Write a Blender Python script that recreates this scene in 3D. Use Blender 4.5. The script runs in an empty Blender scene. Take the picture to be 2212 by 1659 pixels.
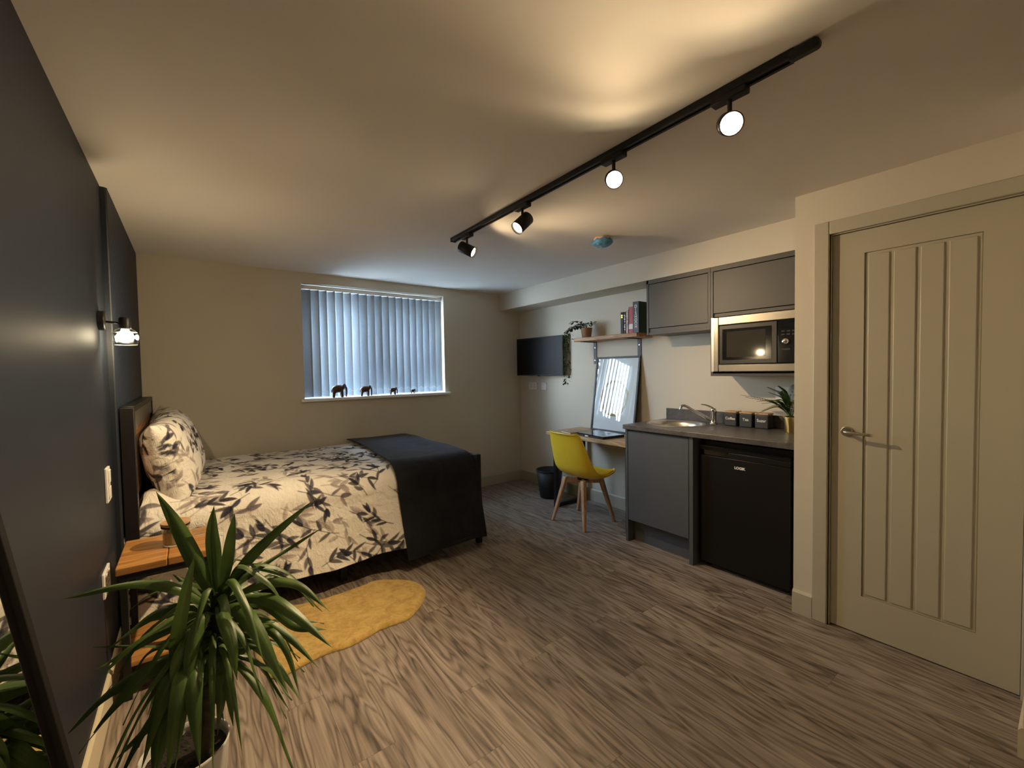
import bpy, bmesh, math, random
import numpy as np
from mathutils import Vector, Matrix, noise
C = bpy.context.scene.collection
SC = bpy.context.scene
PI = math.pi
WORLD_S = 24.0      # daylight strength outside the window
KP, KS = 2.0, 0.095  # spotlight beam and spill multipliers
SCONCE = 6.5

# ------------------------------------------------------------------ camera, world, exposure
cam_d = bpy.data.cameras.new('camera'); cam = bpy.data.objects.new('camera', cam_d); C.objects.link(cam)
cam_d.sensor_fit = 'HORIZONTAL'; cam_d.sensor_width = 36.0
cam_d.lens = 36.0 * 926.149 / 2212.0
cam_d.clip_start = 0.02; cam_d.clip_end = 100
_r = Vector((0.7991851, -0.60085292, -0.01670157)); _u = Vector((0.03326688, 0.01647049, 0.99931078)); _w = Vector((0.60016372, 0.7991899, -0.03315147))
M = Matrix(((_r.x, _u.x, -_w.x, 0), (_r.y, _u.y, -_w.y, 0), (_r.z, _u.z, -_w.z, 0), (0, 0, 0, 1)))
M.translation = Vector((0, 0, 1.34))
cam.matrix_world = M
SC.camera = cam
SC.view_settings.view_transform = 'Standard'
SC.view_settings.look = 'None'
SC.view_settings.gamma = 1.0
SC.view_settings.use_curve_mapping = False
SC.view_settings.exposure = 0.96

world = bpy.data.worlds.new('world'); SC.world = world; world.use_nodes = True
WN = world.node_tree.nodes; WL = world.node_tree.links
bg = WN['Background']; bg.inputs['Strength'].default_value = WORLD_S
_tc = WN.new('ShaderNodeTexCoord'); _sx = WN.new('ShaderNodeSeparateXYZ'); _rp = WN.new('ShaderNodeValToRGB')
WL.new(_tc.outputs['Generated'], _sx.inputs[0]); WL.new(_sx.outputs['Z'], _rp.inputs[0])
_rp.color_ramp.elements[0].position = 0.0; _rp.color_ramp.elements[0].color = (0.80, 0.90, 1.0, 1)
_rp.color_ramp.elements[1].position = 0.6; _rp.color_ramp.elements[1].color = (0.52, 0.72, 1.0, 1)
WL.new(_rp.outputs[0], bg.inputs['Color'])

WARM = (1.0, 0.73, 0.42)
# room numbers (metres); the camera stands at x=0, y=0, z=1.34
XN = -0.307      # navy wall
XD = 2.596       # wall with the panelled door
XK = 3.24        # kitchen wall
YB = 4.139       # window wall
ZC = 2.228       # ceiling

# daylight portal in the window opening
pd = bpy.data.lights.new('window_daylight_portal', 'AREA'); pd.shape = 'RECTANGLE'; pd.size = 1.42; pd.size_y = 1.08
pd.cycles.is_portal = True
po = bpy.data.objects.new('window_daylight_portal', pd); C.objects.link(po)
po.location = (1.505, YB + 0.30, 1.61); po.rotation_euler = (-PI/2, 0, 0)

# ------------------------------------------------------------------ object helpers
WMAT = {}
def wm(o):
    return WMAT.get(o.name, Matrix.Identity(4))
def tag(o, label=None, cat=None, group=None, kind=None):
    if label: o['label'] = label
    if cat: o['category'] = cat
    if group: o['group'] = group
    if kind: o['kind'] = kind
    return o
def thing(name, label, cat, loc=(0, 0, 0), rot=(0, 0, 0), group=None):
    o = bpy.data.objects.new(name, None); C.objects.link(o)
    o.empty_display_size = 0.05
    o.location = loc; o.rotation_euler = rot
    from mathutils import Euler
    WMAT[o.name] = Matrix.Translation(Vector(loc)) @ Euler(rot).to_matrix().to_4x4()
    return tag(o, label, cat, group)
def obj(name, bm, mat, parent=None, smooth=False, local=False, bevel=0.0, label=None, seg=2):
    """bm is in world coordinates unless local"""
    if parent is not None and not local:
        bmesh.ops.transform(bm, matrix=wm(parent).inverted(), verts=bm.verts)
    bmesh.ops.recalc_face_normals(bm, faces=bm.faces)
    me = bpy.data.meshes.new(name); bm.to_mesh(me); bm.free()
    return objm(name, me, mat, parent, smooth, bevel, label, seg)
def objm(name, me, mat, parent=None, smooth=False, bevel=0.0, label=None, seg=2):
    o = bpy.data.objects.new(name, me); C.objects.link(o)
    if mat is not None:
        for m in (mat if isinstance(mat, (list, tuple)) else [mat]): me.materials.append(m)
    if parent is not None:
        o.parent = parent; WMAT[o.name] = wm(parent)
    if smooth:
        for p in me.polygons: p.use_smooth = True
    if bevel > 0:
        b = o.modifiers.new('bevel', 'BEVEL'); b.width = bevel; b.segments = seg; b.limit_method = 'ANGLE'; b.angle_limit = math.radians(40)
        for p in me.polygons: p.use_smooth = True
        try: me.set_sharp_from_angle(angle=math.radians(35))
        except Exception: pass
    if label: o['label'] = label
    return o
def struct(name, bm, mat, **k):
    o = obj(name, bm, mat, **k); o['kind'] = 'structure'; return o
def nb(): return bmesh.new()
def box(bm, a, b, mi=0):
    x0, y0, z0 = (min(a[i], b[i]) for i in range(3)); x1, y1, z1 = (max(a[i], b[i]) for i in range(3))
    v = [bm.verts.new(p) for p in ((x0,y0,z0),(x1,y0,z0),(x1,y1,z0),(x0,y1,z0),(x0,y0,z1),(x1,y0,z1),(x1,y1,z1),(x0,y1,z1))]
    for f in ((0,3,2,1),(4,5,6,7),(0,1,5,4),(1,2,6,5),(2,3,7,6),(3,0,4,7)):
        fc = bm.faces.new([v[i] for i in f]); fc.material_index = mi
    return v
def bxs(*bs):
    bm = nb()
    for a, b in bs: box(bm, a, b)
    return bm
def frame_of(d):
    d = Vector(d).normalized(); a = Vector((0, 0, 1)) if abs(d.z) < 0.95 else Vector((1, 0, 0))
    s = d.cross(a).normalized(); t = s.cross(d).normalized(); return d, s, t
def cyl(bm, p, q, r1, r2=None, n=24, caps=True):
    p, q = Vector(p), Vector(q); r2 = r1 if r2 is None else r2
    d, s, t = frame_of(q - p)
    A = [bm.verts.new(p + (s*math.cos(2*PI*i/n) + t*math.sin(2*PI*i/n))*r1) for i in range(n)]
    B = [bm.verts.new(q + (s*math.cos(2*PI*i/n) + t*math.sin(2*PI*i/n))*r2) for i in range(n)]
    for i in range(n): bm.faces.new((A[i], A[(i+1) % n], B[(i+1) % n], B[i]))
    if caps: bm.faces.new(A[::-1]); bm.faces.new(B)
def lathe(bm, c, prof, n=36, axis=(0, 0, 1), close=False):
    """prof: list of (r, h) along axis"""
    c = Vector(c); d, s, t = frame_of(axis); rings = []
    for r, hh in prof:
        if r < 1e-6: rings.append([bm.verts.new(c + d*hh)])
        else: rings.append([bm.verts.new(c + d*hh + (s*math.cos(2*PI*i/n) + t*math.sin(2*PI*i/n))*r) for i in range(n)])
    for a, b in zip(rings, rings[1:]):
        for i in range(n):
            j = (i+1) % n
            if len(a) == 1 and len(b) == 1: continue
            if len(a) == 1: bm.faces.new((a[0], b[i], b[j]))
            elif len(b) == 1: bm.faces.new((a[i], a[j], b[0]))
            else: bm.faces.new((a[i], a[j], b[j], b[i]))
def catmull(pts, n):
    P_ = [Vector(p) for p in pts]; P_ = [P_[0]*2-P_[1]] + P_ + [P_[-1]*2-P_[-2]]; out = []
    m = len(P_) - 3
    for i in range(n+1):
        u = i/n*m; k = min(int(u), m-1); f = u-k
        a, b, c_, d = P_[k:k+4]
        out.append(0.5*((2*b) + (c_-a)*f + (2*a-5*b+4*c_-d)*f*f + (3*b-a-3*c_+d)*f**3))
    return out
def tube(bm, pts, r, n=8, caps=True):
    P_ = [Vector(p) for p in pts]; rings = []; up = None
    for i, p in enumerate(P_):
        d = (P_[min(i+1, len(P_)-1)] - P_[max(i-1, 0)]).normalized()
        if up is None: _, s, t = frame_of(d)
        else:
            s = (up - d*up.dot(d)).normalized(); t = s.cross(d).normalized()
        up = s
        rr = r(i/(len(P_)-1)) if callable(r) else r
        rings.append([bm.verts.new(p + (s*math.cos(2*PI*k/n) + t*math.sin(2*PI*k/n))*rr) for k in range(n)])
    for a, b in zip(rings, rings[1:]):
        for k in range(n): bm.faces.new((a[k], a[(k+1) % n], b[(k+1) % n], b[k]))
    if caps: bm.faces.new(rings[0][::-1]); bm.faces.new(rings[-1])
def grid(bm, f, nu, nv, closed_u=False):
    V = [[bm.verts.new(f(i/nu, j/nv)) for j in range(nv+1)] for i in range(nu if closed_u else nu+1)]
    for i in range(nu):
        for j in range(nv):
            i2 = (i+1) % len(V)
            bm.faces.new((V[i][j], V[i2][j], V[i2][j+1], V[i][j+1]))
    return V
def prism(bm, poly, a, b):
    """poly: list of Vectors in a plane, extruded from offset a to b (Vectors)"""
    A = [bm.verts.new(Vector(p)+Vector(a)) for p in poly]; B = [bm.verts.new(Vector(p)+Vector(b)) for p in poly]
    n = len(poly); bm.faces.new(A[::-1]); bm.faces.new(B)
    for i in range(n): bm.faces.new((A[i], A[(i+1) % n], B[(i+1) % n], B[i]))
def text_obj(name, s, size, mat, parent, loc, rot, depth=0.0006, sx=1.0, space=1.0, bold=0.0, align='CENTER', label=None):
    cu = bpy.data.curves.new(name, 'FONT'); cu.body = s; cu.size = size; cu.extrude = depth; cu.align_x = align; cu.align_y = 'CENTER'
    cu.space_character = space; cu.offset = bold; cu.space_line = 0.8
    o = bpy.data.objects.new(name, cu); C.objects.link(o)
    dg = bpy.context.evaluated_depsgraph_get(); me = bpy.data.meshes.new_from_object(o.evaluated_get(dg))
    bpy.data.objects.remove(o); bpy.data.curves.remove(cu)
    from mathutils import Euler
    me.transform(Matrix.Translation(Vector(loc)) @ Euler(rot).to_matrix().to_4x4() @ Matrix.Diagonal((sx, 1, 1, 1)))
    me.transform(wm(parent).inverted())
    return objm(name, me, mat, parent, label=label)

# ------------------------------------------------------------------ node helpers
class NT:
    def __init__(s, name):
        s.m = bpy.data.materials.new(name); s.m.use_nodes = True; s.t = s.m.node_tree; s.n = s.t.nodes; s.l = s.t.links
        s.b = s.n['Principled BSDF']; s.out = s.n['Material Output']
    def node(s, typ, props=None, ins=None):
        q = s.n.new('ShaderNode'+typ)
        for k, v in (props or {}).items(): setattr(q, k, v)
        for k, v in (ins or {}).items(): s.set(q.inputs[k], v)
        return q
    def set(s, sock, v):
        if isinstance(v, bpy.types.NodeSocket): s.l.new(v, sock)
        elif isinstance(v, bpy.types.Node): s.l.new(v.outputs[0], sock)
        else:
            if hasattr(sock.default_value, '__len__') and len(sock.default_value) == 4 and len(v) == 3: v = tuple(v)+(1,)
            sock.default_value = v
    def P(s, **k):
        for a, v in k.items():
            s.set(s.b.inputs[{'col': 'Base Color', 'rough': 'Roughness', 'metal': 'Metallic', 'spec': 'Specular IOR Level', 'trans': 'Transmission Weight', 'ior': 'IOR', 'norm': 'Normal', 'coat': 'Coat Weight', 'sheen': 'Sheen Weight', 'alpha': 'Alpha', 'ec': 'Emission Color', 'es': 'Emission Strength'}[a]], v)
        return s.m
    def math(s, op, a, b=0.0, c=0.0, clamp=False):
        return s.node('Math', {'operation': op, 'use_clamp': clamp}, {0: a, 1: b, 2: c}).outputs[0]
    def coord(s, kind='Object'): return s.node('TexCoord').outputs[kind]
    def mapping(s, v, scale=(1, 1, 1), loc=(0, 0, 0), rot=(0, 0, 0)):
        return s.node('Mapping', None, {'Vector': v, 'Scale': scale, 'Location': loc, 'Rotation': rot}).outputs[0]
    def noise(s, v, sc=5, det=2, rough=0.5, dist=0.0, w=None):
        ins = {'Vector': v, 'Scale': sc, 'Detail': det, 'Roughness': rough, 'Distortion': dist}
        q = s.node('TexNoise', {'noise_dimensions': '4D'} if w is not None else None, ins)
        if w is not None: s.set(q.inputs['W'], w)
        return q.outputs['Fac']
    def ramp(s, f, stops):
        q = s.node('ValToRGB'); cr = q.color_ramp
        while len(cr.elements) > 2: cr.elements.remove(cr.elements[-1])
        for i, (p, c_) in enumerate(stops):
            e = cr.elements[i] if i < 2 else cr.elements.new(p)
            e.position = p; e.color = tuple(c_)+(1,) if len(c_) == 3 else c_
        s.set(q.inputs[0], f); return q.outputs[0]
    def mix(s, f, a, b, mode='MIX'):
        q = s.node('Mix', {'data_type': 'RGBA', 'blend_type': mode}); s.set(q.inputs[0], f); s.set(q.inputs[6], a); s.set(q.inputs[7], b); return q.outputs[2]
    def bump(s, hgt, st=0.3, dist=0.002):
        return s.node('Bump', None, {'Strength': st, 'Distance': dist, 'Height': hgt}).outputs[0]
def simple(name, col, rough=0.5, metal=0.0, var=0.06, vs=12, bump=0.0, bs=80, bd=0.001, **k):
    t = NT(name); v = t.coord()
    f = t.noise(v, vs, 3)
    c1 = tuple(max(0, c*(1-var)) for c in col); c2 = tuple(min(1, c*(1+var)) for c in col)
    t.P(col=t.ramp(f, [(0.3, c1), (0.7, c2)]), rough=rough, metal=metal, **k)
    if bump: t.P(norm=t.bump(t.noise(v, bs, 3), bump, bd))
    return t.m
def wood(name, ca, cb, along='y', rough=0.55, sc=1.0, knots=True):
    t = NT(name); v = t.coord()
    a = {'x': (1.2, 14, 14), 'y': (14, 1.2, 14), 'z': (14, 14, 1.2)}[along]
    mp = t.mapping(v, tuple(q*sc for q in a))
    n1 = t.noise(mp, 1.0, 4, 0.6, 0.4)
    rings = t.math('SINE', t.math('MULTIPLY', n1, 38.0)); rings = t.math('MULTIPLY_ADD', rings, 0.5, 0.5)
    fine = t.noise(t.mapping(v, tuple(q*8*sc for q in a)), 1.0, 2)
    f = t.math('ADD', t.math('MULTIPLY', rings, 0.45), t.math('MULTIPLY', fine, 0.6))
    t.P(col=t.ramp(f, [(0.2, ca), (0.75, cb)]), rough=rough, norm=t.bump(f, 0.25, 0.001))
    return t.m
def emis(name, col, st):
    t = NT(name); t.P(col=(0, 0, 0), ec=col, es=st, rough=0.5); return t.m

# ------------------------------------------------------------------ materials
m_wall = simple('greige_wall_paint', (0.60, 0.55, 0.45), 0.75, var=0.02, vs=2, bump=0.15, bs=220, bd=0.0006)
m_ceil = simple('ceiling_paint', (0.76, 0.72, 0.66), 0.85, var=0.02, vs=2, bump=0.12, bs=160, bd=0.0006)
m_trim = simple('satin_greige_trim_paint', (0.44, 0.41, 0.32), 0.42, var=0.015, vs=3, bump=0.06, bs=90, bd=0.0005)
m_door = simple('satin_sage_door_paint', (0.43, 0.40, 0.305), 0.40, var=0.015, vs=3, bump=0.10, bs=140, bd=0.0005)
m_navy = simple('navy_wall_paint', (0.013, 0.018, 0.028), 0.5, var=0.06, vs=3, bump=0.05, bs=60, bd=0.0006, spec=0.2)
m_navy2 = simple('navy_reeded_panel_paint', (0.015, 0.020, 0.030), 0.38, var=0.06, vs=3)
m_skirtn = simple('cream_skirting_paint', (0.62, 0.55, 0.40), 0.45, var=0.02)
m_white = simple('white_plastic', (0.78, 0.77, 0.74), 0.35, var=0.01)
m_upvc = simple('white_window_frame', (0.85, 0.86, 0.86), 0.3, var=0.01)
m_black = simple('black_powder_coat', (0.011, 0.011, 0.012), 0.42, var=0.1, spec=0.35)
m_blackf = simple('black_fridge_enamel', (0.005, 0.0045, 0.0045), 0.42, var=0.1, bump=0.15, bs=300, bd=0.0003, spec=0.3)
m_blackg = simple('gloss_black_plastic', (0.008, 0.008, 0.009), 0.12, var=0.05)
m_blackm = simple('matt_black_plastic', (0.009, 0.009, 0.009), 0.62, var=0.1, bump=0.2, bs=300, bd=0.0004)
m_graph = simple('graphite_matt_laminate', (0.078, 0.086, 0.098), 0.5, var=0.03, bump=0.04, bs=400, bd=0.0003)
m_graphw = simple('graphite_matt_laminate_wall_unit', (0.052, 0.049, 0.045), 0.48, var=0.03, bump=0.04, bs=400, bd=0.0003)
m_chrome = simple('chrome', (0.80, 0.80, 0.80), 0.10, 1.0, var=0.01)
m_nickel = simple('satin_nickel', (0.52, 0.49, 0.45), 0.28, 1.0, var=0.02)
m_brass = simple('brushed_brass', (0.78, 0.60, 0.24), 0.25, 1.0, var=0.05)
m_dark = simple('dark_void', (0.01, 0.01, 0.01), 0.8)
m_ground = simple('outside_paving', (0.35, 0.35, 0.34), 0.9, var=0.2, vs=3)
m_yel = simple('yellow_shell_plastic', (0.85, 0.61, 0.04), 0.38, var=0.03)
m_yelc = simple('yellow_leatherette', (0.78, 0.50, 0.02), 0.5, var=0.04, bump=0.15, bs=300)
m_beech = wood('beech_legs', (0.42, 0.25, 0.13), (0.58, 0.37, 0.21), 'z', 0.5)
m_deskw = wood('rustic_pine_desk', (0.30, 0.19, 0.09), (0.56, 0.40, 0.22), 'y', 0.55)
m_shelfw = wood('rustic_pine_shelf', (0.22, 0.10, 0.035), (0.50, 0.28, 0.12), 'y', 0.55)
m_tablew = wood('honey_pine_top', (0.30, 0.13, 0.03), (0.52, 0.26, 0.075), 'x', 0.45)
m_headw = wood('brown_headboard_boards', (0.16, 0.075, 0.028), (0.32, 0.17, 0.075), 'y', 0.5)
m_lidw = wood('bamboo_lid', (0.42, 0.24, 0.12), (0.55, 0.34, 0.19), 'x', 0.5)
m_soil = simple('potting_soil', (0.016, 0.010, 0.007), 0.95, var=0.5, vs=80, bump=1.0, bs=120, bd=0.01)
m_pot = simple('glazed_off_white_pot', (0.55, 0.53, 0.50), 0.3, var=0.04)
m_terra = simple('copper_brown_pot', (0.34, 0.19, 0.09), 0.5, var=0.12, vs=30)

def steel():
    t = NT('brushed_stainless_steel'); v = t.coord()
    f = t.noise(t.mapping(v, (300, 4, 300)), 1.0, 2)
    t.P(col=(0.36, 0.335, 0.29), metal=1.0, rough=t.math('MULTIPLY_ADD', f, 0.14, 0.24), norm=t.bump(f, 0.06, 0.0004)); return t.m
m_steel = steel()
def sinksteel():
    t = NT('satin_sink_steel'); t.P(col=(0.66, 0.63, 0.57), metal=1.0, rough=0.33); return t.m
m_sink = sinksteel()
def worktop():
    t = NT('grey_slate_laminate'); v = t.coord()
    a = t.noise(v, 14, 8, 0.7); b = t.noise(v, 110, 3, 0.6)
    f = t.math('ADD', t.math('MULTIPLY', a, 0.7), t.math('MULTIPLY', b, 0.35))
    t.P(col=t.ramp(f, [(0.35, (0.045, 0.042, 0.042)), (0.68, (0.135, 0.125, 0.122))]), rough=0.34, norm=t.bump(b, 0.12, 0.0005)); return t.m
m_work = worktop()
def glass(name, col=(1, 1, 1), rough=0.0):
    t = NT(name)
    tr = t.node('BsdfTransparent', None, {'Color': (0.95, 0.97, 0.97)}); gl = t.node('BsdfGlossy', None, {'Roughness': rough, 'Color': col})
    fc = t.node('LayerWeight', None, {'Blend': 0.5}).outputs['Facing']
    fr = t.math('MULTIPLY_ADD', t.math('POWER', fc, 5.0), 0.9, 0.018); mx = t.node('MixShader', None, {0: fr, 1: tr, 2: gl})
    t.l.new(mx.outputs[0], t.out.inputs[0]); return t.m
m_pane = glass('clear_glass')
def floor_mat():
    t = NT('walnut_vinyl_planks'); v = t.coord()
    sp = t.node('SeparateXYZ', None, {0: v}); x, y = sp.outputs[0], sp.outputs[1]
    W_, L_ = 0.152, 1.22
    u = t.math('DIVIDE', t.math('ADD', x, 0.055), W_); iu = t.math('FLOOR', u)
    ru = t.node('TexWhiteNoise', {'noise_dimensions': '1D'}, {'W': iu}).outputs[0]
    w = t.math('ADD', t.math('DIVIDE', y, L_), t.math('MULTIPLY', ru, 7.3)); iw = t.math('FLOOR', w)
    seed = t.math('ADD', t.math('MULTIPLY', iu, 3.17), t.math('MULTIPLY', iw, 7.71))
    r1 = t.node('TexWhiteNoise', {'noise_dimensions': '1D'}, {'W': seed}).outputs[0]
    # cathedral figure: contour lines of a stretched noise
    base = t.noise(t.mapping(v, (9.5, 1.15, 1)), 1.0, 2.5, 0.55, 0.35, w=t.math('MULTIPLY', seed, 3.3))
    ring = t.math('SINE', t.math('MULTIPLY', base, 72.0)); ring = t.math('MULTIPLY_ADD', ring, 0.5, 0.5)
    ring = t.math('POWER', ring, 0.55)
    fine = t.noise(t.mapping(v, (130, 3.0, 1)), 1.0, 4, 0.7, w=seed)
    streak = t.noise(t.mapping(v, (36, 1.3, 1)), 1.0, 4, 0.65, 0.8, w=t.math('ADD', seed, 40.0))
    blotch = t.noise(t.mapping(v, (5, 1.4, 1)), 1.0, 2, 0.5, w=t.math('ADD', seed, 90.0))
    f = t.math('ADD', t.math('MULTIPLY', ring, 0.22), t.math('MULTIPLY', fine, 0.36))
    f = t.math('ADD', f, t.math('MULTIPLY', streak, 0.55)); f = t.math('ADD', f, t.math('MULTIPLY', blotch, 0.16))
    f = t.math('ADD', f, t.math('MULTIPLY_ADD', r1, 0.07, -0.035))
    col = t.ramp(f, [(0.42, (0.058, 0.044, 0.034)), (0.56, (0.158, 0.124, 0.098)), (0.68, (0.238, 0.192, 0.156)), (0.84, (0.36, 0.30, 0.248))])
    # seams
    fu = t.math('FRACT', u); fw = t.math('FRACT', w)
    su = t.math('LESS_THAN', t.math('MINIMUM', fu, t.math('SUBTRACT', 1.0, fu)), 0.008)
    sw = t.math('LESS_THAN', t.math('MINIMUM', fw, t.math('SUBTRACT', 1.0, fw)), 0.0011)
    s_ = t.math('MAXIMUM', su, sw)
    col = t.mix(t.math('MULTIPLY', s_, 0.35), col, (0.03, 0.02, 0.014))
    t.P(col=col, rough=t.math('MULTIPLY_ADD', fine, 0.12, 0.40), norm=t.bump(t.math('SUBTRACT', t.math('MULTIPLY', f, 0.5), t.math('MULTIPLY', s_, 0.6)), 0.3, 0.0008)); return t.m
m_floor = floor_mat()
def vane_mat():
    t = NT('white_blind_fabric'); v = t.coord()
    f = t.noise(t.mapping(v, (60, 60, 900)), 1.0, 2)
    col = t.ramp(f, [(0.3, (0.56, 0.60, 0.64)), (0.7, (0.66, 0.70, 0.73))])
    d = t.node('BsdfDiffuse', None, {'Color': t.mix(1.0, col, (0.5, 0.5, 0.5), 'MULTIPLY')}); tr = t.node('BsdfTranslucent', None, {'Color': col})
    mx = t.node('MixShader', None, {0: 0.155, 1: d, 2: tr}); t.l.new(mx.outputs[0], t.out.inputs[0]); return t.m
m_vane = vane_mat()
def pat_mat(name, sheen=0.1):
    t = NT(name); a = t.node('VertexColor', {'layer_name': 'print'})
    v = t.coord(); f = t.noise(v, 900, 1); g = t.noise(v, 9, 4, 0.6, 0.5); g2 = t.noise(t.mapping(v, (22, 9, 16)), 1.0, 3, 0.6, 0.8)
    hgt = t.math('ADD', t.math('MULTIPLY', f, 0.02), t.math('ADD', t.math('MULTIPLY', g, 1.0), t.math('MULTIPLY', g2, 1.1)))
    t.P(col=a.outputs[0], rough=0.85, spec=0.2, norm=t.bump(hgt, 0.55, 0.02)); return t.m
m_duvet = pat_mat('leaf_print_cotton')
def throw_mat():
    t = NT('charcoal_fleece'); v = t.coord(); f = t.noise(v, 700, 2); g = t.noise(v, 7, 4, 0.6, 0.5)
    t.P(col=t.ramp(g, [(0.3, (0.012, 0.013, 0.017)), (0.7, (0.022, 0.023, 0.028))]), rough=0.95, spec=0.1, sheen=0.12, norm=t.bump(t.math('ADD', t.math('MULTIPLY', f, 0.04), g), 0.5, 0.015)); return t.m
m_throw = throw_mat()
def rug_mat():
    t = NT('mustard_faux_fur'); v = t.coord()
    f = t.noise(v, 260, 3, 0.7); g = t.noise(v, 13, 4, 0.6, 1.2); g2 = t.noise(v, 40, 3, 0.6, 1.0)
    h_ = t.math('ADD', t.math('MULTIPLY', g, 0.6), t.math('MULTIPLY', g2, 0.4))
    t.P(col=t.ramp(h_, [(0.32, (0.36, 0.22, 0.05)), (0.60, (0.60, 0.41, 0.13))]), rough=1.0, spec=0.05, sheen=0.35, norm=t.bump(t.math('ADD', t.math('MULTIPLY', f, 0.35), h_), 0.7, 0.012)); return t.m
m_rug = rug_mat()
def leaf_mat(name, a, b, st=1.0):
    t = NT(name); u = t.coord('UV'); sp = t.node('SeparateXYZ', None, {0: u})
    f = t.noise(t.mapping(u, (46, 1.5, 1)), 1.0, 2); g = t.noise(t.coord(), 9, 2)
    h_ = t.math('ADD', t.math('MULTIPLY', f, 0.6*st), t.math('MULTIPLY', g, 0.6))
    col = t.ramp(h_, [(0.38, a), (0.82, b)])
    t.P(col=col, rough=0.38, spec=0.45, norm=t.bump(f, 0.25, 0.001))
    tr = t.node('BsdfTranslucent', None, {'Color': col}); mx = t.node('MixShader', None, {0: 0.18, 1: t.b.outputs[0], 2: tr}); t.l.new(mx.outputs[0], t.out.inputs[0]); return t.m
m_leaf = leaf_mat('yucca_leaf_green', (0.020, 0.052, 0.010), (0.115, 0.185, 0.045))
m_ivy = leaf_mat('small_dark_leaf_green', (0.020, 0.055, 0.016), (0.085, 0.15, 0.05), 0.5)
m_fern = leaf_mat('fern_green', (0.04, 0.10, 0.008), (0.14, 0.24, 0.03), 0.5)
m_trunk = simple('leaf_scarred_trunk', (0.045, 0.045, 0.02), 0.8, var=0.4, vs=60, bump=0.6, bs=70, bd=0.004)

# ================================================================== THE ROOM
struct('floor', bxs(((-0.6, -1.9, -0.1), (3.6, 4.45, 0.0))), m_floor)
struct('ceiling', bxs(((-0.6, -1.9, ZC), (3.6, 4.45, ZC+0.12))), m_ceil)
struct('wall_left', bxs(((-0.5, -1.7, 0), (XN, 4.45, ZC))), m_navy)
# reeded panelling behind the bed, standing slightly proud of the smooth wall
bm = nb(); pitch = 0.030; ya, yb_ = 2.77, YB
prof = [(XN, ya), (-0.290, ya)]
n = int((yb_-ya)/pitch)
for i in range(n+1):
    y0 = ya + 0.004 + i*pitch
    for k in range(6):
        a = PI*k/5
        yy = y0 + (pitch-0.006)*(0.5-0.5*math.cos(a))
        if yy < yb_: prof.append((-0.290 + 0.008*math.sin(a), yy))
prof += [(-0.290, yb_), (XN, yb_)]
prism(bm, [(a, b, 0) for a, b in prof], (0, 0, 0.0), (0, 0, ZC))
struct('trim_1', bm, m_navy2)
WX0, WX1, WZ0, WZ1 = 0.808, 2.203, 1.085, 2.14
struct('wall_back', bxs(((-0.5, YB, 0), (WX0, YB+0.30, ZC)), ((WX1, YB, 0), (3.6, YB+0.30, ZC)), ((WX0, YB, 0), (WX1, YB+0.30, WZ0)), ((WX0, YB, WZ1), (WX1, YB+0.30, ZC))), m_wall)
struct('wall_kitchen', bxs(((XK, 0.86, 0), (XK+0.15, YB+0.3, ZC))), m_wall)
struct('wall_right', bxs(((XD, 0.80, 0), (XK, 0.93, ZC)), ((XD, 0.80-0.03, 0), (XD+0.14, 0.80, ZC)), ((XD, 0.125, 1.99), (XD+0.14, 0.77, ZC)), ((XD, 0.10, 0), (XD+0.14, 0.125, ZC))), m_wall)
struct('wall_beam', bxs(((2.95, 0.93, 2.036), (XK, YB, ZC))), m_wall)
struct('wall_front', bxs(((2.2, -1.7, 0), (3.5, 0.10, ZC)), ((-0.5, -1.85, 0), (2.2, -1.7, ZC))), m_wall)
# skirting boards with a chamfered top
def skirt(name, p, q, nrm, h=0.12, t=0.015, mat=None):
    p, q, nrm = Vector(p), Vector(q), Vector(nrm)
    bm = nb(); prof = [(0, 0), (t, 0), (t, h-0.012), (t*0.35, h), (0, h)]
    prism(bm, [p + nrm*a + Vector((0, 0, b)) for a, b in prof], (0, 0, 0), q-p)
    return struct(name, bm, mat or m_trim)
skirt('baseboard_back', (-0.28, YB, 0), (XK, YB, 0), (0, -1, 0))
skirt('baseboard_right', (XK, 2.13, 0), (XK, YB-0.015, 0), (-1, 0, 0))
skirt('baseboard_pillar', (XD, 0.838, 0), (XD, 0.93, 0), (-1, 0, 0), 0.125, 0.018)
skirt('baseboard_left', (XN, -1.7, 0), (XN, 2.77, 0), (1, 0, 0), 0.135, 0.012, m_skirtn)
skirt('baseboard_front', (2.2, 0.10, 0), (2.575, 0.10, 0), (0, 1, 0), 0.105, 0.012, m_skirtn)

# window: sill, frame, glass
bm = bxs(((WX0-0.032, 4.098, 1.085), (WX1+0.05, YB, 1.111)), ((WX0, YB-0.01, 1.085), (WX1, YB+0.22, 1.111)))
struct('window_sill', bm, m_upvc, bevel=0.004)
w = thing('window_1', None, None, ((WX0+WX1)/2, YB+0.22, 1.111)); w['kind'] = 'structure'
fy0, fy1 = YB+0.20, YB+0.26; zc0, zc1 = 1.111, WZ1; fw = 0.055; xm = (WX0+WX1)/2
obj('window_frame', bxs(((WX0, fy0, zc0), (WX0+fw, fy1, zc1)), ((WX1-fw, fy0, zc0), (WX1, fy1, zc1)), ((WX0, fy0, zc0), (WX1, fy1, zc0+fw)), ((WX0, fy0, zc1-fw), (WX1, fy1, zc1)), ((xm-0.04, fy0, zc0), (xm+0.04, fy1, zc1))), m_upvc, w, bevel=0.004)
obj('pane', bxs(((WX0+fw, fy0+0.025, zc0+fw), (xm-0.04, fy0+0.031, zc1-fw))), m_pane, w)
obj('pane', bxs(((xm+0.04, fy0+0.025, zc0+fw), (WX1-fw, fy0+0.031, zc1-fw))), m_pane, w)
tag(obj('ground', bxs(((-14, YB+0.3, -0.3), (18, 30, -0.05))), m_ground), kind='structure')

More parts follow.
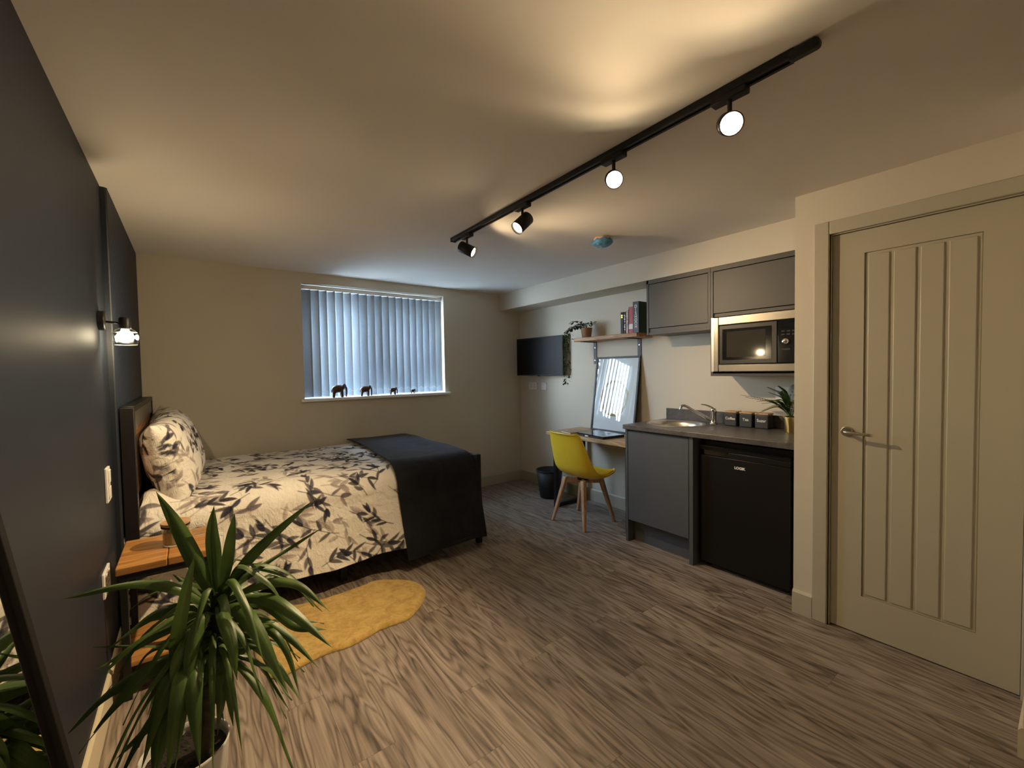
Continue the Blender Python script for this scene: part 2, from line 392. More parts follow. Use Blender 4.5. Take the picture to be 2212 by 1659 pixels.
# door with frame
d = thing('door_1', None, None, (2.63, 0.45, 0.0)); d['kind'] = 'structure'
bm = nb(); xf = 2.607; gy = [0.631, 0.538, 0.447, 0.357, 0.259]; gy = [g*1.0 for g in gy]
z0, z1, zb, zt = 0.006, 1.982, 0.203, 1.866; yl, yr = 0.764, 0.13; gw = 0.007; gd = 0.006
# stiles and rails flush at xf; boards between V grooves set 2 mm back
def slab(y0, y1, za, zb_, xx): box(bm, (xx, y0, za), (2.643, y1, zb_))
bmf = bm; bm = nb(); slab(gy[0]+gw, yl, z0, z1, xf); slab(yr, gy[4]-gw, z0, z1, xf)
slab(gy[4]-gw, gy[0]+gw, z0, zb-gw, xf); slab(gy[4]-gw, gy[0]+gw, zt+gw, z1, xf)
obj('door_frame_rails', bm, m_door, d); bm = bmf
for a, b in zip(gy, gy[1:]): slab(b+gw, a-gw, zb+gw, zt-gw, xf+0.001)
slab(gy[4]-gw, gy[0]+gw, zb-gw, zt+gw, xf+gd)
obj('door_panel_boards', bm, m_door, d, bevel=0.0035)
bm = nb(); yc = 0.700; zc = 1.006
cyl(bm, (xf, yc, zc), (xf-0.009, yc, zc), 0.026, 0.024); obj('handle_rose', bm, m_nickel, d, smooth=False, bevel=0.002)
bm = nb(); tube(bm, catmull([(xf-0.005, yc, zc), (xf-0.04, yc, zc), (xf-0.052, yc-0.02, zc), (xf-0.052, yc-0.11, zc-0.004)], 20), lambda t: 0.010-0.003*t, 12); obj('lever_handle', bm, m_nickel, d, smooth=True)
t_ = struct('trim_2', bxs(((2.578, 0.773, 0), (XD, 0.838, 2.055)), ((2.578, 0.10, 1.990), (XD, 0.773, 2.055)), ((2.578, 0.10, 0), (XD, 0.127, 1.990))), m_trim, bevel=0.004)
struct('trim_3', bxs(((XD, 0.766, 0), (XD+0.14, 0.775, 1.99)), ((XD, 0.12, 1.985), (XD+0.14, 0.775, 1.992)), ((XD+0.075, 0.75, 0), (XD+0.09, 0.775, 1.99))), m_trim)
struct('door_dark_sheet', bxs(((XD+0.10, 0.09, 0), (XD+0.13, 0.80, 2.0))), m_dark)  # near-black sheet behind the door, standing in for the dark beyond it

# ================================================================== TRACK LIGHT
TX = 1.40
def on_ceiling_x(y): return 1.393 + 0.049*(y-0.47)/2.086
tr = thing('ceiling_track', 'long black lighting track screwed along the ceiling, carrying four spotlights', 'track light rail', (1.42, 1.5, ZC))
bm = nb()
def obox(bm, p, q, wd, za, zb_):
    p, q = Vector(p), Vector(q); d_ = (q-p).normalized(); s = Vector((-d_.y, d_.x, 0))*wd/2
    poly = [p+s, p-s, q-s, q+s]; prism(bm, [Vector((v.x, v.y, 0)) for v in poly], (0, 0, za), (0, 0, zb_))
obox(bm, (on_ceiling_x(0.50), 0.50, 0), (on_ceiling_x(2.545), 2.545, 0), 0.036, ZC-0.020, ZC-0.0005)
obj('rail', bm, m_black, tr, bevel=0.002)
bm = nb()
for s in (-0.0125, 0.0125): obox(bm, (on_ceiling_x(0.5)+s, 0.51, 0), (on_ceiling_x(2.54)+s, 2.535, 0), 0.010, ZC-0.026, ZC-0.019)
obj('rail_lip', bm, m_black, tr)
bm = nb(); obox(bm, (on_ceiling_x(0.44), 0.44, 0), (on_ceiling_x(0.52), 0.52, 0), 0.038, ZC-0.028, ZC-0.0005)
obj('live_end_cap', bm, m_black, tr, bevel=0.012, seg=4)
bm = nb(); obox(bm, (on_ceiling_x(2.54), 2.54, 0), (on_ceiling_x(2.556), 2.556, 0), 0.038, ZC-0.028, ZC-0.0005); obj('end_cap', bm, m_black, tr, bevel=0.003)
m_lamp = emis('lit_lamp_face', (1.0, 0.80, 0.50), 60.0)
def spot(y, aim, label, power, spill, spill_ang=150, tilt_off=(0, 0, 0)):
    x = on_ceiling_x(y); aim = Vector(aim).normalized()
    t = thing('track_spotlight', label, 'spotlight', (x, y, ZC-0.028), group='spotlights on the ceiling track')
    bm = nb(); obox(bm, (x, y-0.055, 0), (x, y+0.055, 0), 0.034, ZC-0.046, ZC-0.024); obj('adapter', bm, m_black, t, bevel=0.003)
    jc = Vector((x, y, ZC-0.118)) + Vector(tilt_off)
    d_, s, u2 = frame_of(aim)
    side = aim.cross(Vector((0, 0, 1))).normalized()
    a0 = Vector((x, y, ZC-0.045))
    bm = nb(); cyl(bm, a0, a0+Vector((0, 0, -0.055)), 0.007, n=12)
    box(bm, Vector((x-0.006, y-0.010, ZC-0.115)), Vector((x+0.006, y+0.010, ZC-0.09))); obj('stem', bm, m_black, t)
    R_ = 0.035; L_ = 0.105
    back = jc - aim*L_*0.5; fr = jc + aim*L_*0.5
    bm = nb(); lathe(bm, back, [(0, 0), (R_-0.004, 0), (R_, 0.004), (R_, L_), (R_-0.003, L_), (R_-0.003, L_-0.014), (0, L_-0.016)], 40, aim)
    obj('head', bm, m_black, t, smooth=True)
    head = t.children[-1]
    try: head.data.set_sharp_from_angle(angle=math.radians(40))
    except Exception: pass
    bm = nb(); lathe(bm, fr-aim*0.013, [(0, 0), (R_-0.0045, 0), (R_-0.006, 0.003), (0, 0.006)], 36, aim); obj('lamp_face', bm, m_lamp, t, smooth=True)
    for k, (pw, ang, bl) in enumerate(((power, 112 if y == 1.78 else 106, 1.0), (spill, spill_ang, 0.35))):
        ld = bpy.data.lights.new('spotlight_beam', 'SPOT'); ld.energy = pw; ld.color = WARM; ld.spot_size = math.radians(ang); ld.spot_blend = bl; ld.shadow_soft_size = 0.022
        lo = bpy.data.objects.new('spotlight_beam', ld); C.objects.link(lo); lo.parent = t; WMAT[lo.name] = wm(t)
        lp = fr + aim*0.004 - Vector(t.location); lo.location = lp
        lo.rotation_mode = 'QUATERNION'; lo.rotation_quaternion = (aim).to_track_quat('-Z', 'Y')
SPOTS = [
 (2.366, (0.60, -0.78, -0.52), 'track spotlight at the window end of the rail, aimed towards the kitchen', 25, 26, 160),
 (1.78, (-0.78, 0.02, -0.72), 'second spotlight from the window, lit face tipped down towards the bed', 54, 8, 150),
 (1.162, (-0.72, -0.66, -0.46), 'spotlight between the tipped one and the nearest one, glaring at the viewer', 19, 24, 140),
 (0.687, (-0.80, -0.52, -0.50), 'nearest and brightest spotlight, beside the rounded end of the rail', 19, 24, 140),
]
for y, a, lb, pw, sp_, an in SPOTS: spot(y, a, lb, pw*KP, sp_*KS, an)

# covered smoke detector
t = thing('covered_detector', 'round ceiling detector wrapped in crumpled blue plastic film', 'smoke detector', (2.277, 1.98, ZC))
bm = nb(); lathe(bm, (2.277, 1.98, ZC-0.001), [(0.0, 0), (0.055, 0), (0.058, 0.012), (0.054, 0.03), (0.04, 0.042), (0, 0.044)], 40, (0, 0, -1)); obj('detector_body', bm, simple('orange_tinted_plastic', (0.62, 0.42, 0.30), 0.3), t, smooth=True)
bm = nb(); random.seed(4)
def fbag(u, v):
    a = 2*PI*u; ph = v*2.55
    r = 0.066*math.sin(ph); p = Vector((math.cos(a)*r, math.sin(a)*r, 0)); zz = ZC-0.032-0.030*math.cos(ph)
    nn = noise.noise(Vector((p.x*45, p.y*45, v*3)))*0.005 + 0.0022*math.sin(7*a+v*5)*min(1, v*2)*(r > 0.02)
    r2 = 1 + nn/0.06
    return Vector((2.277+p.x*r2, 1.98+p.y*r2*1.1, min(ZC-0.001, zz+nn)))
grid(bm, fbag, 60, 22, True); bmesh.ops.remove_doubles(bm, verts=bm.verts, dist=1e-5)
tb = NT('blue_plastic_film'); _v = tb.coord(); _sp = tb.node('SeparateXYZ', None, {0: _v}); _m = tb.math('ADD', tb.math('MULTIPLY', _sp.outputs[0], -0.45), tb.math('ADD', tb.math('MULTIPLY', _sp.outputs[1], -0.15), tb.math('MULTIPLY', _sp.outputs[2], -1.0))); _m = tb.math('ADD', _m, tb.math('MULTIPLY_ADD', tb.noise(_v, 35, 2), 0.03, -0.015)); tb.P(col=tb.mix(tb.math('GREATER_THAN', _m, 0.079), (0.08, 0.24, 0.42), (0.72, 0.42, 0.26)), rough=0.22)
_tr = tb.node('BsdfTransparent', None, {'Color': (0.45, 0.75, 0.95)}); _mx = tb.node('MixShader', None, {0: tb.math('MULTIPLY_ADD', tb.noise(tb.coord(), 30, 3), 0.8, 0.5, clamp=True), 1: _tr, 2: tb.b.outputs[0]}); tb.l.new(_mx.outputs[0], tb.out.inputs[0])
obj('plastic_film', bm, tb.m, t, smooth=True)

# ================================================================== WALL LAMP
t = thing('wall_lamp', 'black wall lamp with a lit bulb under a clear ribbed glass shade', 'wall lamp', (XN, 2.55, 1.58))
bm = nb(); lathe(bm, (XN, 2.55, 1.582), [(0, 0), (0.042, 0), (0.042, 0.020), (0.038, 0.024), (0, 0.024)], 36, (1, 0, 0)); obj('wall_plate', bm, m_black, t, bevel=0.001)
LX = -0.222
bm = nb(); tube(bm, [(XN+0.022, 2.55, 1.578), (LX-0.015, 2.55, 1.573)], 0.005, 10); obj('arm', bm, m_black, t, smooth=True)
bm = nb(); lathe(bm, (LX, 2.55, 1.548), [(0.020, 0), (0.021, 0.004), (0.021, 0.046), (0.017, 0.052), (0, 0.053)], 32); obj('lamp_holder', bm, m_black, t, smooth=True)
bm = nb(); lathe(bm, (LX, 2.55, 1.550), [(0.013, 0), (0.014, -0.008), (0.026, -0.022), (0.031, -0.036), (0.026, -0.050), (0.012, -0.060), (0, -0.062)], 32)
obj('bulb', bm, emis('lit_wall_bulb', (1.0, 0.80, 0.52), 15.0), t, smooth=True)
bm = nb(); lathe(bm, (LX, 2.55, 1.553), [(0.022, 0), (0.034, -0.010), (0.044, -0.024), (0.0465, -0.040), (0.045, -0.058), (0.040, -0.074), (0.0385, -0.074), (0.0435, -0.058), (0.045, -0.040), (0.0425, -0.024), (0.033, -0.012), (0.021, -0.002)], 40)
m_shade = glass('clear_shade_glass')
obj('glass_shade', bm, m_shade, t, smooth=True)
for zz, rr in ((1.479, 0.0405), (1.535, 0.040)):
    bm = nb(); tube(bm, [(LX+rr*math.cos(a*PI/20), 2.55+rr*math.sin(a*PI/20), zz) for a in range(41)], 0.0012, 6); obj('shade_rim', bm, m_nickel, t, smooth=True)
ld = bpy.data.lights.new('wall_lamp_glow', 'POINT'); ld.energy = SCONCE; ld.color = WARM; ld.shadow_soft_size = 0.012
lo = bpy.data.objects.new('wall_lamp_glow', ld); C.objects.link(lo); lo.parent = t; lo.location = Vector((LX+0.0245, 2.5765, 1.514))-Vector(t.location)

# ================================================================== BLIND
t = thing('vertical_blind', 'white vertical blind of nineteen fabric vanes filling the window', 'blind', ((WX0+WX1)/2, YB+0.075, WZ1))
by = YB+0.078
obj('headrail', bxs(((WX0+0.006, by-0.02, WZ1-0.045), (WX1-0.006, by+0.02, WZ1-0.008))), m_upvc, t, bevel=0.002)
def vane(x, ang, z0=1.122, z1=2.094):
    bm = nb(); w_ = 0.089; c_, s_ = math.cos(ang), math.sin(ang)
    def f(u, v):
        a = (u-0.5)*w_; bow = 0.0035*(1-(2*u-1)**2)
        return Vector((x + a*c_ - bow*s_, by + a*s_ + bow*c_*-1, z0+(z1-z0)*v))
    grid(bm, f, 6, 1)
    o = obj('vane', bm, m_vane, t, smooth=True); sm = o.modifiers.new('thickness', 'SOLIDIFY'); sm.thickness = 0.0006
random.seed(2)
NV = 19; vx = []
for i in range(NV):
    x = WX0+0.046 + i*(WX1-WX0-0.085)/(NV-1); vx.append(x)
    a = -math.radians(46.5+random.uniform(-1.2, 1.2) - (18 if i > 6 else 0)) if i > 1 else -math.radians(12 if i == 0 else 30)
    vane(x, a)
bm = nb()
for a, b in zip(vx[1:], vx[2:]):
    tube(bm, [(a+(b-a)*k/10, by-0.034, 1.185-0.022*4*(k/10)*(1-k/10)) for k in range(11)], 0.0012, 6)
obj('bead_chain', bm, m_white, t, smooth=True)

# ================================================================== ELEPHANTS
def elephant_mesh():
    bm = nb()
    def ell(c, r, rot=0):
        m = Matrix.Translation(c) @ Matrix.Rotation(rot, 4, 'Y') @ Matrix.Diagonal((*r, 1))
        bmesh.ops.create_icosphere(bm, subdivisions=3, radius=1, matrix=m)
    ell((-0.08, 0, 0.62), (0.40, 0.23, 0.29)); ell((-0.28, 0, 0.55), (0.22, 0.22, 0.28)); ell((0.12, 0, 0.64), (0.24, 0.21, 0.27))
    ell((0.36, 0, 0.80), (0.17, 0.15, 0.19)); ell((0.30, 0, 0.70), (0.14, 0.14, 0.16))
    for s in (-1, 1):
        ell((0.26, s*0.17, 0.74), (0.11, 0.035, 0.17), 0.3)
        cyl(bm, (0.18, s*0.12, 0.50), (0.22, s*0.12, 0.0), 0.105, 0.085, 16)
        cyl(bm, (-0.34, s*0.12, 0.50), (-0.36+0.05*s, s*0.12, 0.0), 0.12, 0.085, 16)
        tube(bm, [(0.44, s*0.06, 0.70), (0.52, s*0.07, 0.62), (0.56, s*0.07, 0.60)], 0.018, 8)
    tube(bm, catmull([(0.42, 0, 0.80), (0.52, 0, 0.66), (0.545, 0, 0.42), (0.54, 0, 0.20), (0.52, 0, 0.06), (0.57, 0, 0.02)], 16), lambda t: 0.085-0.045*t, 12)
    tube(bm, catmull([(-0.48, 0, 0.66), (-0.52, 0, 0.5), (-0.51, 0, 0.34)], 8), 0.02, 8)
    me = bpy.data.meshes.new('elephant_figurine'); bm.to_mesh(me); bm.free()
    me.materials.append(simple('dark_carved_wood', (0.075, 0.028, 0.016), 0.28, var=0.3, vs=6)); return me
elm = elephant_mesh()
for x, hgt, lb in ((1.100, 0.126, 'largest dark wooden elephant, leftmost on the window sill'), (1.347, 0.104, 'second largest dark wooden elephant on the window sill'), (1.622, 0.074, 'third dark wooden elephant, second smallest on the window sill'), (1.832, 0.048, 'tiny dark wooden elephant, rightmost on the window sill')):
    o = bpy.data.objects.new('elephant_figurine', elm); C.objects.link(o); o.location = (x, 4.135, 1.1125); o.scale = (hgt,)*3
    rm = o.modifiers.new('remesh', 'REMESH'); rm.mode = 'VOXEL'; rm.voxel_size = 0.022; rm.use_smooth_shade = True
    sm = o.modifiers.new('smooth', 'SMOOTH'); sm.iterations = 3
    tag(o, lb, 'ornament', 'wooden elephants on the window sill')

# ================================================================== BED
BY0, BY1 = 2.80, 4.10
t = thing('bed', 'black metal double bed with a brown boarded headboard against the navy wall', 'bed', (0.75, 3.45, 0))
obj('headboard', bxs(((-0.262, BY0+0.05, 0.72), (-0.236, BY1-0.05, 1.165)), ((-0.262, BY0+0.05, 0.30), (-0.236, BY1-0.05, 0.66))), m_headw, t, bevel=0.004)
obj('headboard_frame', bxs(((-0.279, BY0, 0.0), (-0.225, BY0+0.05, 1.185)), ((-0.279, BY1-0.05, 0.0), (-0.225, BY1, 1.185)), ((-0.279, BY0+0.05, 1.160), (-0.225, BY1-0.05, 1.190))), m_black, t, bevel=0.003)
obj('top_rail', bxs(((-0.262, BY0+0.055, 1.075), (-0.229, BY1-0.055, 1.160))), simple('bronze_brown_rail', (0.10, 0.085, 0.06), 0.4), t, bevel=0.002)
obj('foot_frame', bxs(((1.742, BY0-0.01, 0.0), (1.782, BY0+0.03, 0.690)), ((1.742, BY1-0.04, 0.0), (1.782, BY1, 0.690)), ((1.748, BY0+0.03, 0.655), (1.776, BY1-0.04, 0.683)), ((1.748, BY0, 0.25), (1.776, BY1, 0.30))), m_black, t, bevel=0.003)
obj('side_rail', bxs(((-0.22, BY0+0.02, 0.22), (1.742, BY0+0.05, 0.30))), m_black, t)
obj('side_rail', bxs(((-0.22, BY1-0.05, 0.22), (1.742, BY1-0.02, 0.30))), m_black, t)
obj('slats', bxs(*[((-0.2+i*0.16, BY0+0.05, 0.28), (-0.12+i*0.16, BY1-0.05, 0.30)) for i in range(12)]), m_headw, t)
for x in (0.75,): obj('leg', bxs(((x-0.02, BY0+0.03, 0), (x+0.02, BY0+0.07, 0.22))), m_black, t)
obj('mattress', bxs(((-0.215, BY0+0.03, 0.30), (1.735, BY1-0.02, 0.56))), m_white, t, bevel=0.05, seg=4)

rng = np.random.RandomState(5)
def nz(x, y, seed, f0, octs=3, aniso=(1, 1)):
    r = np.random.RandomState(seed); o = np.zeros_like(x, dtype=float); a = 1.0
    for k in range(octs):
        for j in range(4):
            th = r.uniform(0, 2*PI); f = f0*(1.8**k)*r.uniform(0.7, 1.3); ph = r.uniform(0, 2*PI)
            w1 = 0.6*np.sin(0.37*f*(x*aniso[0]*np.cos(th+1.3)+y*aniso[1]*np.sin(th+1.3))+ph*2)
            o += a*np.sin(f*(x*aniso[0]*np.cos(th)+y*aniso[1]*np.sin(th))+ph+w1)
        a *= 0.5
    return o/4
def make_print(Wm, Hm, res, seed, sc=1.0, dens=1.0):
    """leaf-sprig print rasterised over a Wm x Hm metre cloth -> array (ny, nx, 3), linear colours"""
    r = random.Random(seed); nx, ny = int(Wm/res)+2, int(Hm/res)+2
    img = np.ones((ny, nx, 3))*np.array((0.80, 0.77, 0.71))
    TON = [(0.026, 0.027, 0.042), (0.055, 0.052, 0.070), (0.16, 0.14, 0.15), (0.33, 0.285, 0.27), (0.44, 0.385, 0.35)]
    def stamp(fn, x0, x1, y0, y1):
        i0, i1 = max(0, int(x0/res)), min(nx, int(x1/res)+2); j0, j1 = max(0, int(y0/res)), min(ny, int(y1/res)+2)
        if i1 <= i0 or j1 <= j0: return
        X, Y = np.meshgrid(np.arange(i0, i1)*res, np.arange(j0, j1)*res)
        a, c_ = fn(X, Y); a = np.clip(a, 0, 1)[..., None]
        img[j0:j1, i0:i1] = img[j0:j1, i0:i1]*(1-a) + a*np.minimum(c_, img[j0:j1, i0:i1]*1.1)
    def leaf(x, y, ang, L, Wd, tone, al):
        c, s = math.cos(ang), math.sin(ang); cx, cy = x+c*L/2, y+s*L/2; bend = r.uniform(-.25, .25); T_ = np.array(TON[tone]); sh = r.uniform(.2, .6)
        def fn(X, Y):
            u = ((X-x)*c+(Y-y)*s)/L; v = (-(X-x)*s+(Y-y)*c) - bend*L*(u-u*u)
            hw = Wd*0.5*np.sqrt(np.clip(u, 0, 1))*(1-np.clip(u, 0, 1)**1.6)*1.75
            a = np.clip((hw-np.abs(v))/res+0.5, 0, 1)*((u > 0) & (u < 1))
            g = 1+sh*(v/(Wd*0.5)) + 0.35*(u-0.5)
            return a*al, T_[None, None]*np.clip(g, .6, 1.9)[..., None]
        stamp(fn, cx-L, cx+L, cy-L, cy+L)
    def stem(p, q, wd, tone, al):
        (x0, y0), (x1, y1) = p, q; L = math.hypot(x1-x0, y1-y0)+1e-9; c, s = (x1-x0)/L, (y1-y0)/L; T_ = np.array(TON[tone])
        def fn(X, Y):
            u = (X-x0)*c+(Y-y0)*s; v = -(X-x0)*s+(Y-y0)*c
            dd = np.hypot(v, np.maximum(0, np.maximum(-u, u-L)))
            return np.clip((wd*0.5-dd)/res+0.5, 0, 1)*al, T_[None, None]*np.ones(X.shape+(1,))
        stamp(fn, min(x0, x1)-wd, max(x0, x1)+wd, min(y0, y1)-wd, max(y0, y1)+wd)
    for layer, (step, tones, al) in enumerate(((0.175, (3, 4, 3), 0.85), (0.148, (0, 0, 1, 2), 0.97))):
        step = step*sc/dens**0.5
        for a in range(-1, int(Wm/step)+2):
            for b in range(-1, int(Hm/step)+2):
                x = (a+r.uniform(.1, .9))*step; y = (b+r.uniform(.1, .9))*step
                ang = r.choice((0.6, 0.9, 2.4, 3.7, 4.2, 5.6, 0.2)) + r.uniform(-.3, .3); tn = r.choice(tones)
                n_ = r.randint(2, 4) if layer else r.randint(2, 3); seg = r.uniform(.042, .058)*sc; curv = r.uniform(-.25, .25)
                for k in range(n_):
                    x2, y2 = x+math.cos(ang)*seg, y+math.sin(ang)*seg
                    stem((x, y), (x2, y2), 0.0042*sc, min(tn, 3), al)
                    for sd in ((1, -1) if r.random() < 0.3 else ((1,) if k % 2 else (-1,))):
                        leaf(x2, y2, ang+sd*r.uniform(.15, .95), r.uniform(.062, .102)*sc, r.uniform(.018, .031)*sc, min(4, tn+r.choice((0, 0, 0, 1))), al*r.uniform(.85, 1))
                    x, y = x2, y2; ang += curv+r.uniform(-.15, .15)
                leaf(x, y, ang, r.uniform(.06, .09)*sc, r.uniform(.026, .040)*sc, tn, al)
    return img
def cloth_obj(name, P3, cols, mat, parent=None, solid=0.0, merge_u=False):
    nu, nv = P3.shape[0], P3.shape[1]; me = bpy.data.meshes.new(name)
    idx = np.arange(nu*nv).reshape(nu, nv)
    f = np.stack([idx[:-1, :-1], idx[1:, :-1], idx[1:, 1:], idx[:-1, 1:]], -1).reshape(-1, 4)
    co = P3.reshape(-1, 3).copy()
    if parent is not None: co -= np.array(wm(parent).translation)
    me.vertices.add(len(co)); me.vertices.foreach_set('co', co.astype(np.float32).ravel())
    me.loops.add(f.size); me.loops.foreach_set('vertex_index', f.ravel().astype(np.int32))
    me.polygons.add(len(f)); me.polygons.foreach_set('loop_start', (np.arange(len(f))*4).astype(np.int32))
    try: me.polygons.foreach_set('loop_total', np.full(len(f), 4, dtype=np.int32))
    except Exception: pass
    me.update(calc_edges=True); me.validate()
    if cols is not None:
        ca = me.color_attributes.new('print', 'FLOAT_COLOR', 'POINT'); c4 = np.ones((nu*nv, 4), dtype=np.float32); c4[:, :3] = cols.reshape(-1, 3); ca.data.foreach_set('color', c4.ravel())
    me.polygons.foreach_set('use_smooth', np.ones(len(me.polygons), dtype=bool))
    o = objm(name, me, mat, parent)
    if solid: s = o.modifiers.new('thickness', 'SOLIDIFY'); s.thickness = solid; s.offset = -1
    return o
def sample(img, res, U, V):
    x = np.clip(U/res, 0, img.shape[1]-1.001); y = np.clip(V/res, 0, img.shape[0]-1.001); i, j = x.astype(int), y.astype(int); fx, fy = (x-i)[..., None], (y-j)[..., None]
    return (img[j, i]*(1-fx)+img[j, i+1]*fx)*(1-fy) + (img[j+1, i]*(1-fx)+img[j+1, i+1]*fx)*fy
def sstep(a, b, x): t = np.clip((x-a)/(b-a), 0, 1); return t*t*(3-2*t)
def bed_profile(S, yfar, ztop, R, ysh, zhem, flare):
    """S arc length from the far edge; returns y, z, normal (ny, nz), drop fraction"""
    flat = yfar - ysh; arc = R*PI/2; zc_ = ztop - R
    y = np.where(S < flat, yfar - S, 0.0); z = np.where(S < flat, ztop, 0.0); ny_ = np.zeros_like(S); nz_ = np.ones_like(S)
    m = (S >= flat) & (S < flat+arc); a = (S-flat)/R
    y = np.where(m, ysh - R*np.sin(a), y); z = np.where(m, zc_ + R*np.cos(a), z); ny_ = np.where(m, -np.sin(a), ny_); nz_ = np.where(m, np.cos(a), nz_)
    m2 = S >= flat+arc; dd = S-flat-arc; tot = zc_ - zhem; fr = np.clip(dd/tot, 0, 1.2)
    y = np.where(m2, ysh - R - flare*fr**1.2, y); z = np.where(m2, zc_ - dd, z); ny_ = np.where(m2, -1.0, ny_); nz_ = np.where(m2, 0.15, nz_)
    return y, z, ny_, nz_, np.where(m2, fr, 0.0), flat+arc+tot
# duvet
nu, nv = 500, 600
T = np.linspace(0, 1, nu)[:, None]*np.ones((1, nv)); x = -0.215 + T*1.94
ztop = 0.662 + 0.012*np.sin(3*x)
_, _, _, _, _, TOT = bed_profile(np.array([0.0]), 4.105, 0.662, 0.13, 2.945, 0.145, 0.085)
S = np.linspace(0, 1, nv)[None, :]*(TOT + 0.008*np.sin(3.2*x[:, :1]+1) + 0.007*np.sin(11*x[:, :1]))
y, z, ny_, nz_, fr, _ = bed_profile(S, 4.105, 0.662, 0.13, 2.945, 0.145, 0.085)
top = np.clip(1-fr*3, 0, 1)
wr = nz(x, S, 3, 7, 3)*0.010 + np.abs(nz(x, S, 9, 16, 2, (0.5, 1.3)))*0.006 + fr*0.014*np.sin(x*13+nz(x, S, 21, 5, 1)*1.5) + fr*0.006*np.sin(x*31)
wr += 0.018*np.exp(-((S-0.55)/0.45)**2)*sstep(-0.2, 0.4, x)
X = x - 0.082*sstep(1.16, 1.42, S)*(1-T)**7
X = X + 0.004*nz(S, x, 33, 12, 2)*sstep(0.2, 0.0, T)
y = y + ny_*(0.010+wr); z = z + nz_*(0.006+wr)
z = np.where((S < 0.03), z-(0.03-S)*3.0, z)
# lifted fold beside the headboard post
z = z + 0.055*np.exp(-((x+0.17)/0.07)**2-((S-1.10)/0.10)**2)
pimg = make_print(2.0, TOT+0.1, 0.0028, 12, 1.0)
tag(cloth_obj('duvet', np.stack([X, y, z], -1), sample(pimg, 0.0028, x+0.22, S), m_duvet, solid=0.006), 'cream duvet printed with dark and mauve leaf sprigs, spread over the bed', 'duvet')
# throw
nu, nv = 150, 330
T = np.linspace(0, 1, nu)[:, None]*np.ones((1, nv))
_, _, _, _, _, TOT = bed_profile(np.array([0.0]), 4.115, 0.690, 0.15, 2.955, 0.085, 0.105)
S = np.linspace(0, 1, nv)[None, :]*TOT*np.ones((nu, 1))
x0 = 1.150 - 0.035*sstep(0.1, 1.2, S) + 0.012*np.sin(4*S) - 0.005*sstep(1.3, 1.9, S); x1 = 1.785 + 0.006*np.sin(9*S) - 0.02*sstep(1.35, 1.6, S)+0.01*sstep(1.6, 1.9, S)
x = x0 + (x1-x0)*T
y, z, ny_, nz_, fr, _ = bed_profile(S + 0*x, 4.115, 0.690, 0.15, 2.955, 0.085, 0.105)
wr = nz(x, S, 14, 8, 3)*0.006 + fr*0.014*np.sin(x*17+1.0) + 0.02*np.exp(-((S-0.45)/0.5)**2)*(1-sstep(0.75, 1.0, T))*0.8
y = y + ny_*(0.014+wr); z = z + nz_*(0.014+wr)
z = z - 0.055*sstep(0.90, 1.0, T)**2*(1-fr) - 0.012*sstep(0.86, 1.0, T)*0 + 0.03*(fr > 0.95)*np.sin(x*9)*0.3
x = x - 0.010*sstep(0.95, 1.0, T)
tag(cloth_obj('throw_blanket', np.stack([x, y, z], -1), None, m_throw, solid=0.008), 'dark charcoal fleece throw folded across the foot of the bed', 'blanket')

# pillows
def pillow(cx, cy, cz, tilt, yaw, label, seed, roll=0.0, a=0.345, b=0.235, c=0.125):
    n1, n2 = 150, 110
    img = make_print(1.5, 0.6, 0.0026, seed, 0.9, 1.0); sheets = []
    U, V = np.meshgrid(np.linspace(-1, 1, n1), np.linspace(-1, 1, n2), indexing='ij')
    r = max(abs(0), 0)
    th = c*(np.clip(1-np.abs(U)**2.6, 0, 1)*np.clip(1-np.abs(V)**2.6, 0, 1))**0.55
    pin = 1 - 0.07*(1-np.abs(V)**2)*np.abs(U)**6; pin2 = 1 - 0.09*(1-np.abs(U)**2)*np.abs(V)**6
    edge = np.maximum(np.abs(U), np.abs(V))
    wr = 0.010*np.abs(nz(U*a, V*b, seed, 26, 2))*sstep(0.35, 0.9, edge)*np.clip(1-edge**8, 0, 1) + 0.004*nz(U*a, V*b, seed+5, 14, 2)*np.clip(1-edge**6, 0, 1)
    R_ = Matrix.Rotation(yaw, 3, 'Z') @ Matrix.Rotation(tilt, 3, 'Y') @ Matrix.Rotation(roll, 3, 'X')
    R_ = np.array(R_)
    P2 = []; CC = []
    for sgn in (1, -1):
        L = np.stack([sgn*(th+wr*(th > 0.002)), U*a*pin, V*b*pin2], -1)    # thickness x, length y, height z
        P2.append(L @ R_.T + np.array((cx, cy, cz))); CC.append(sample(img, 0.0026, 0.03 + a + U*a*0.96 + np.sign(U)*(c-th)*0.55 + (0.75 if sgn > 0 else 0), 0.02 + b + V*b + np.sign(V)*(c-th)*0.15))
    PP = np.concatenate([P2[0], P2[1][::-1]], 0); CO = np.concatenate([CC[0], CC[1][::-1]], 0)
    o = cloth_obj('pillow', PP, CO, m_duvet)
    bm = bmesh.new(); bm.from_mesh(o.data); bmesh.ops.remove_doubles(bm, verts=bm.verts, dist=0.0012); bmesh.ops.recalc_face_normals(bm, faces=bm.faces); bm.to_mesh(o.data); bm.free()
    tag(o, label, 'pillow', 'leaf-print pillows on the bed'); return o
pillow(-0.095, 3.245, 0.868, math.radians(-14), math.radians(-4), 'leaf-print pillow nearest the camera, leaning on the headboard', 31, 0.05)
pillow(-0.085, 3.755, 0.885, math.radians(-16), math.radians(5), 'leaf-print pillow farther back in the corner, behind the near pillow', 47, 0.04)

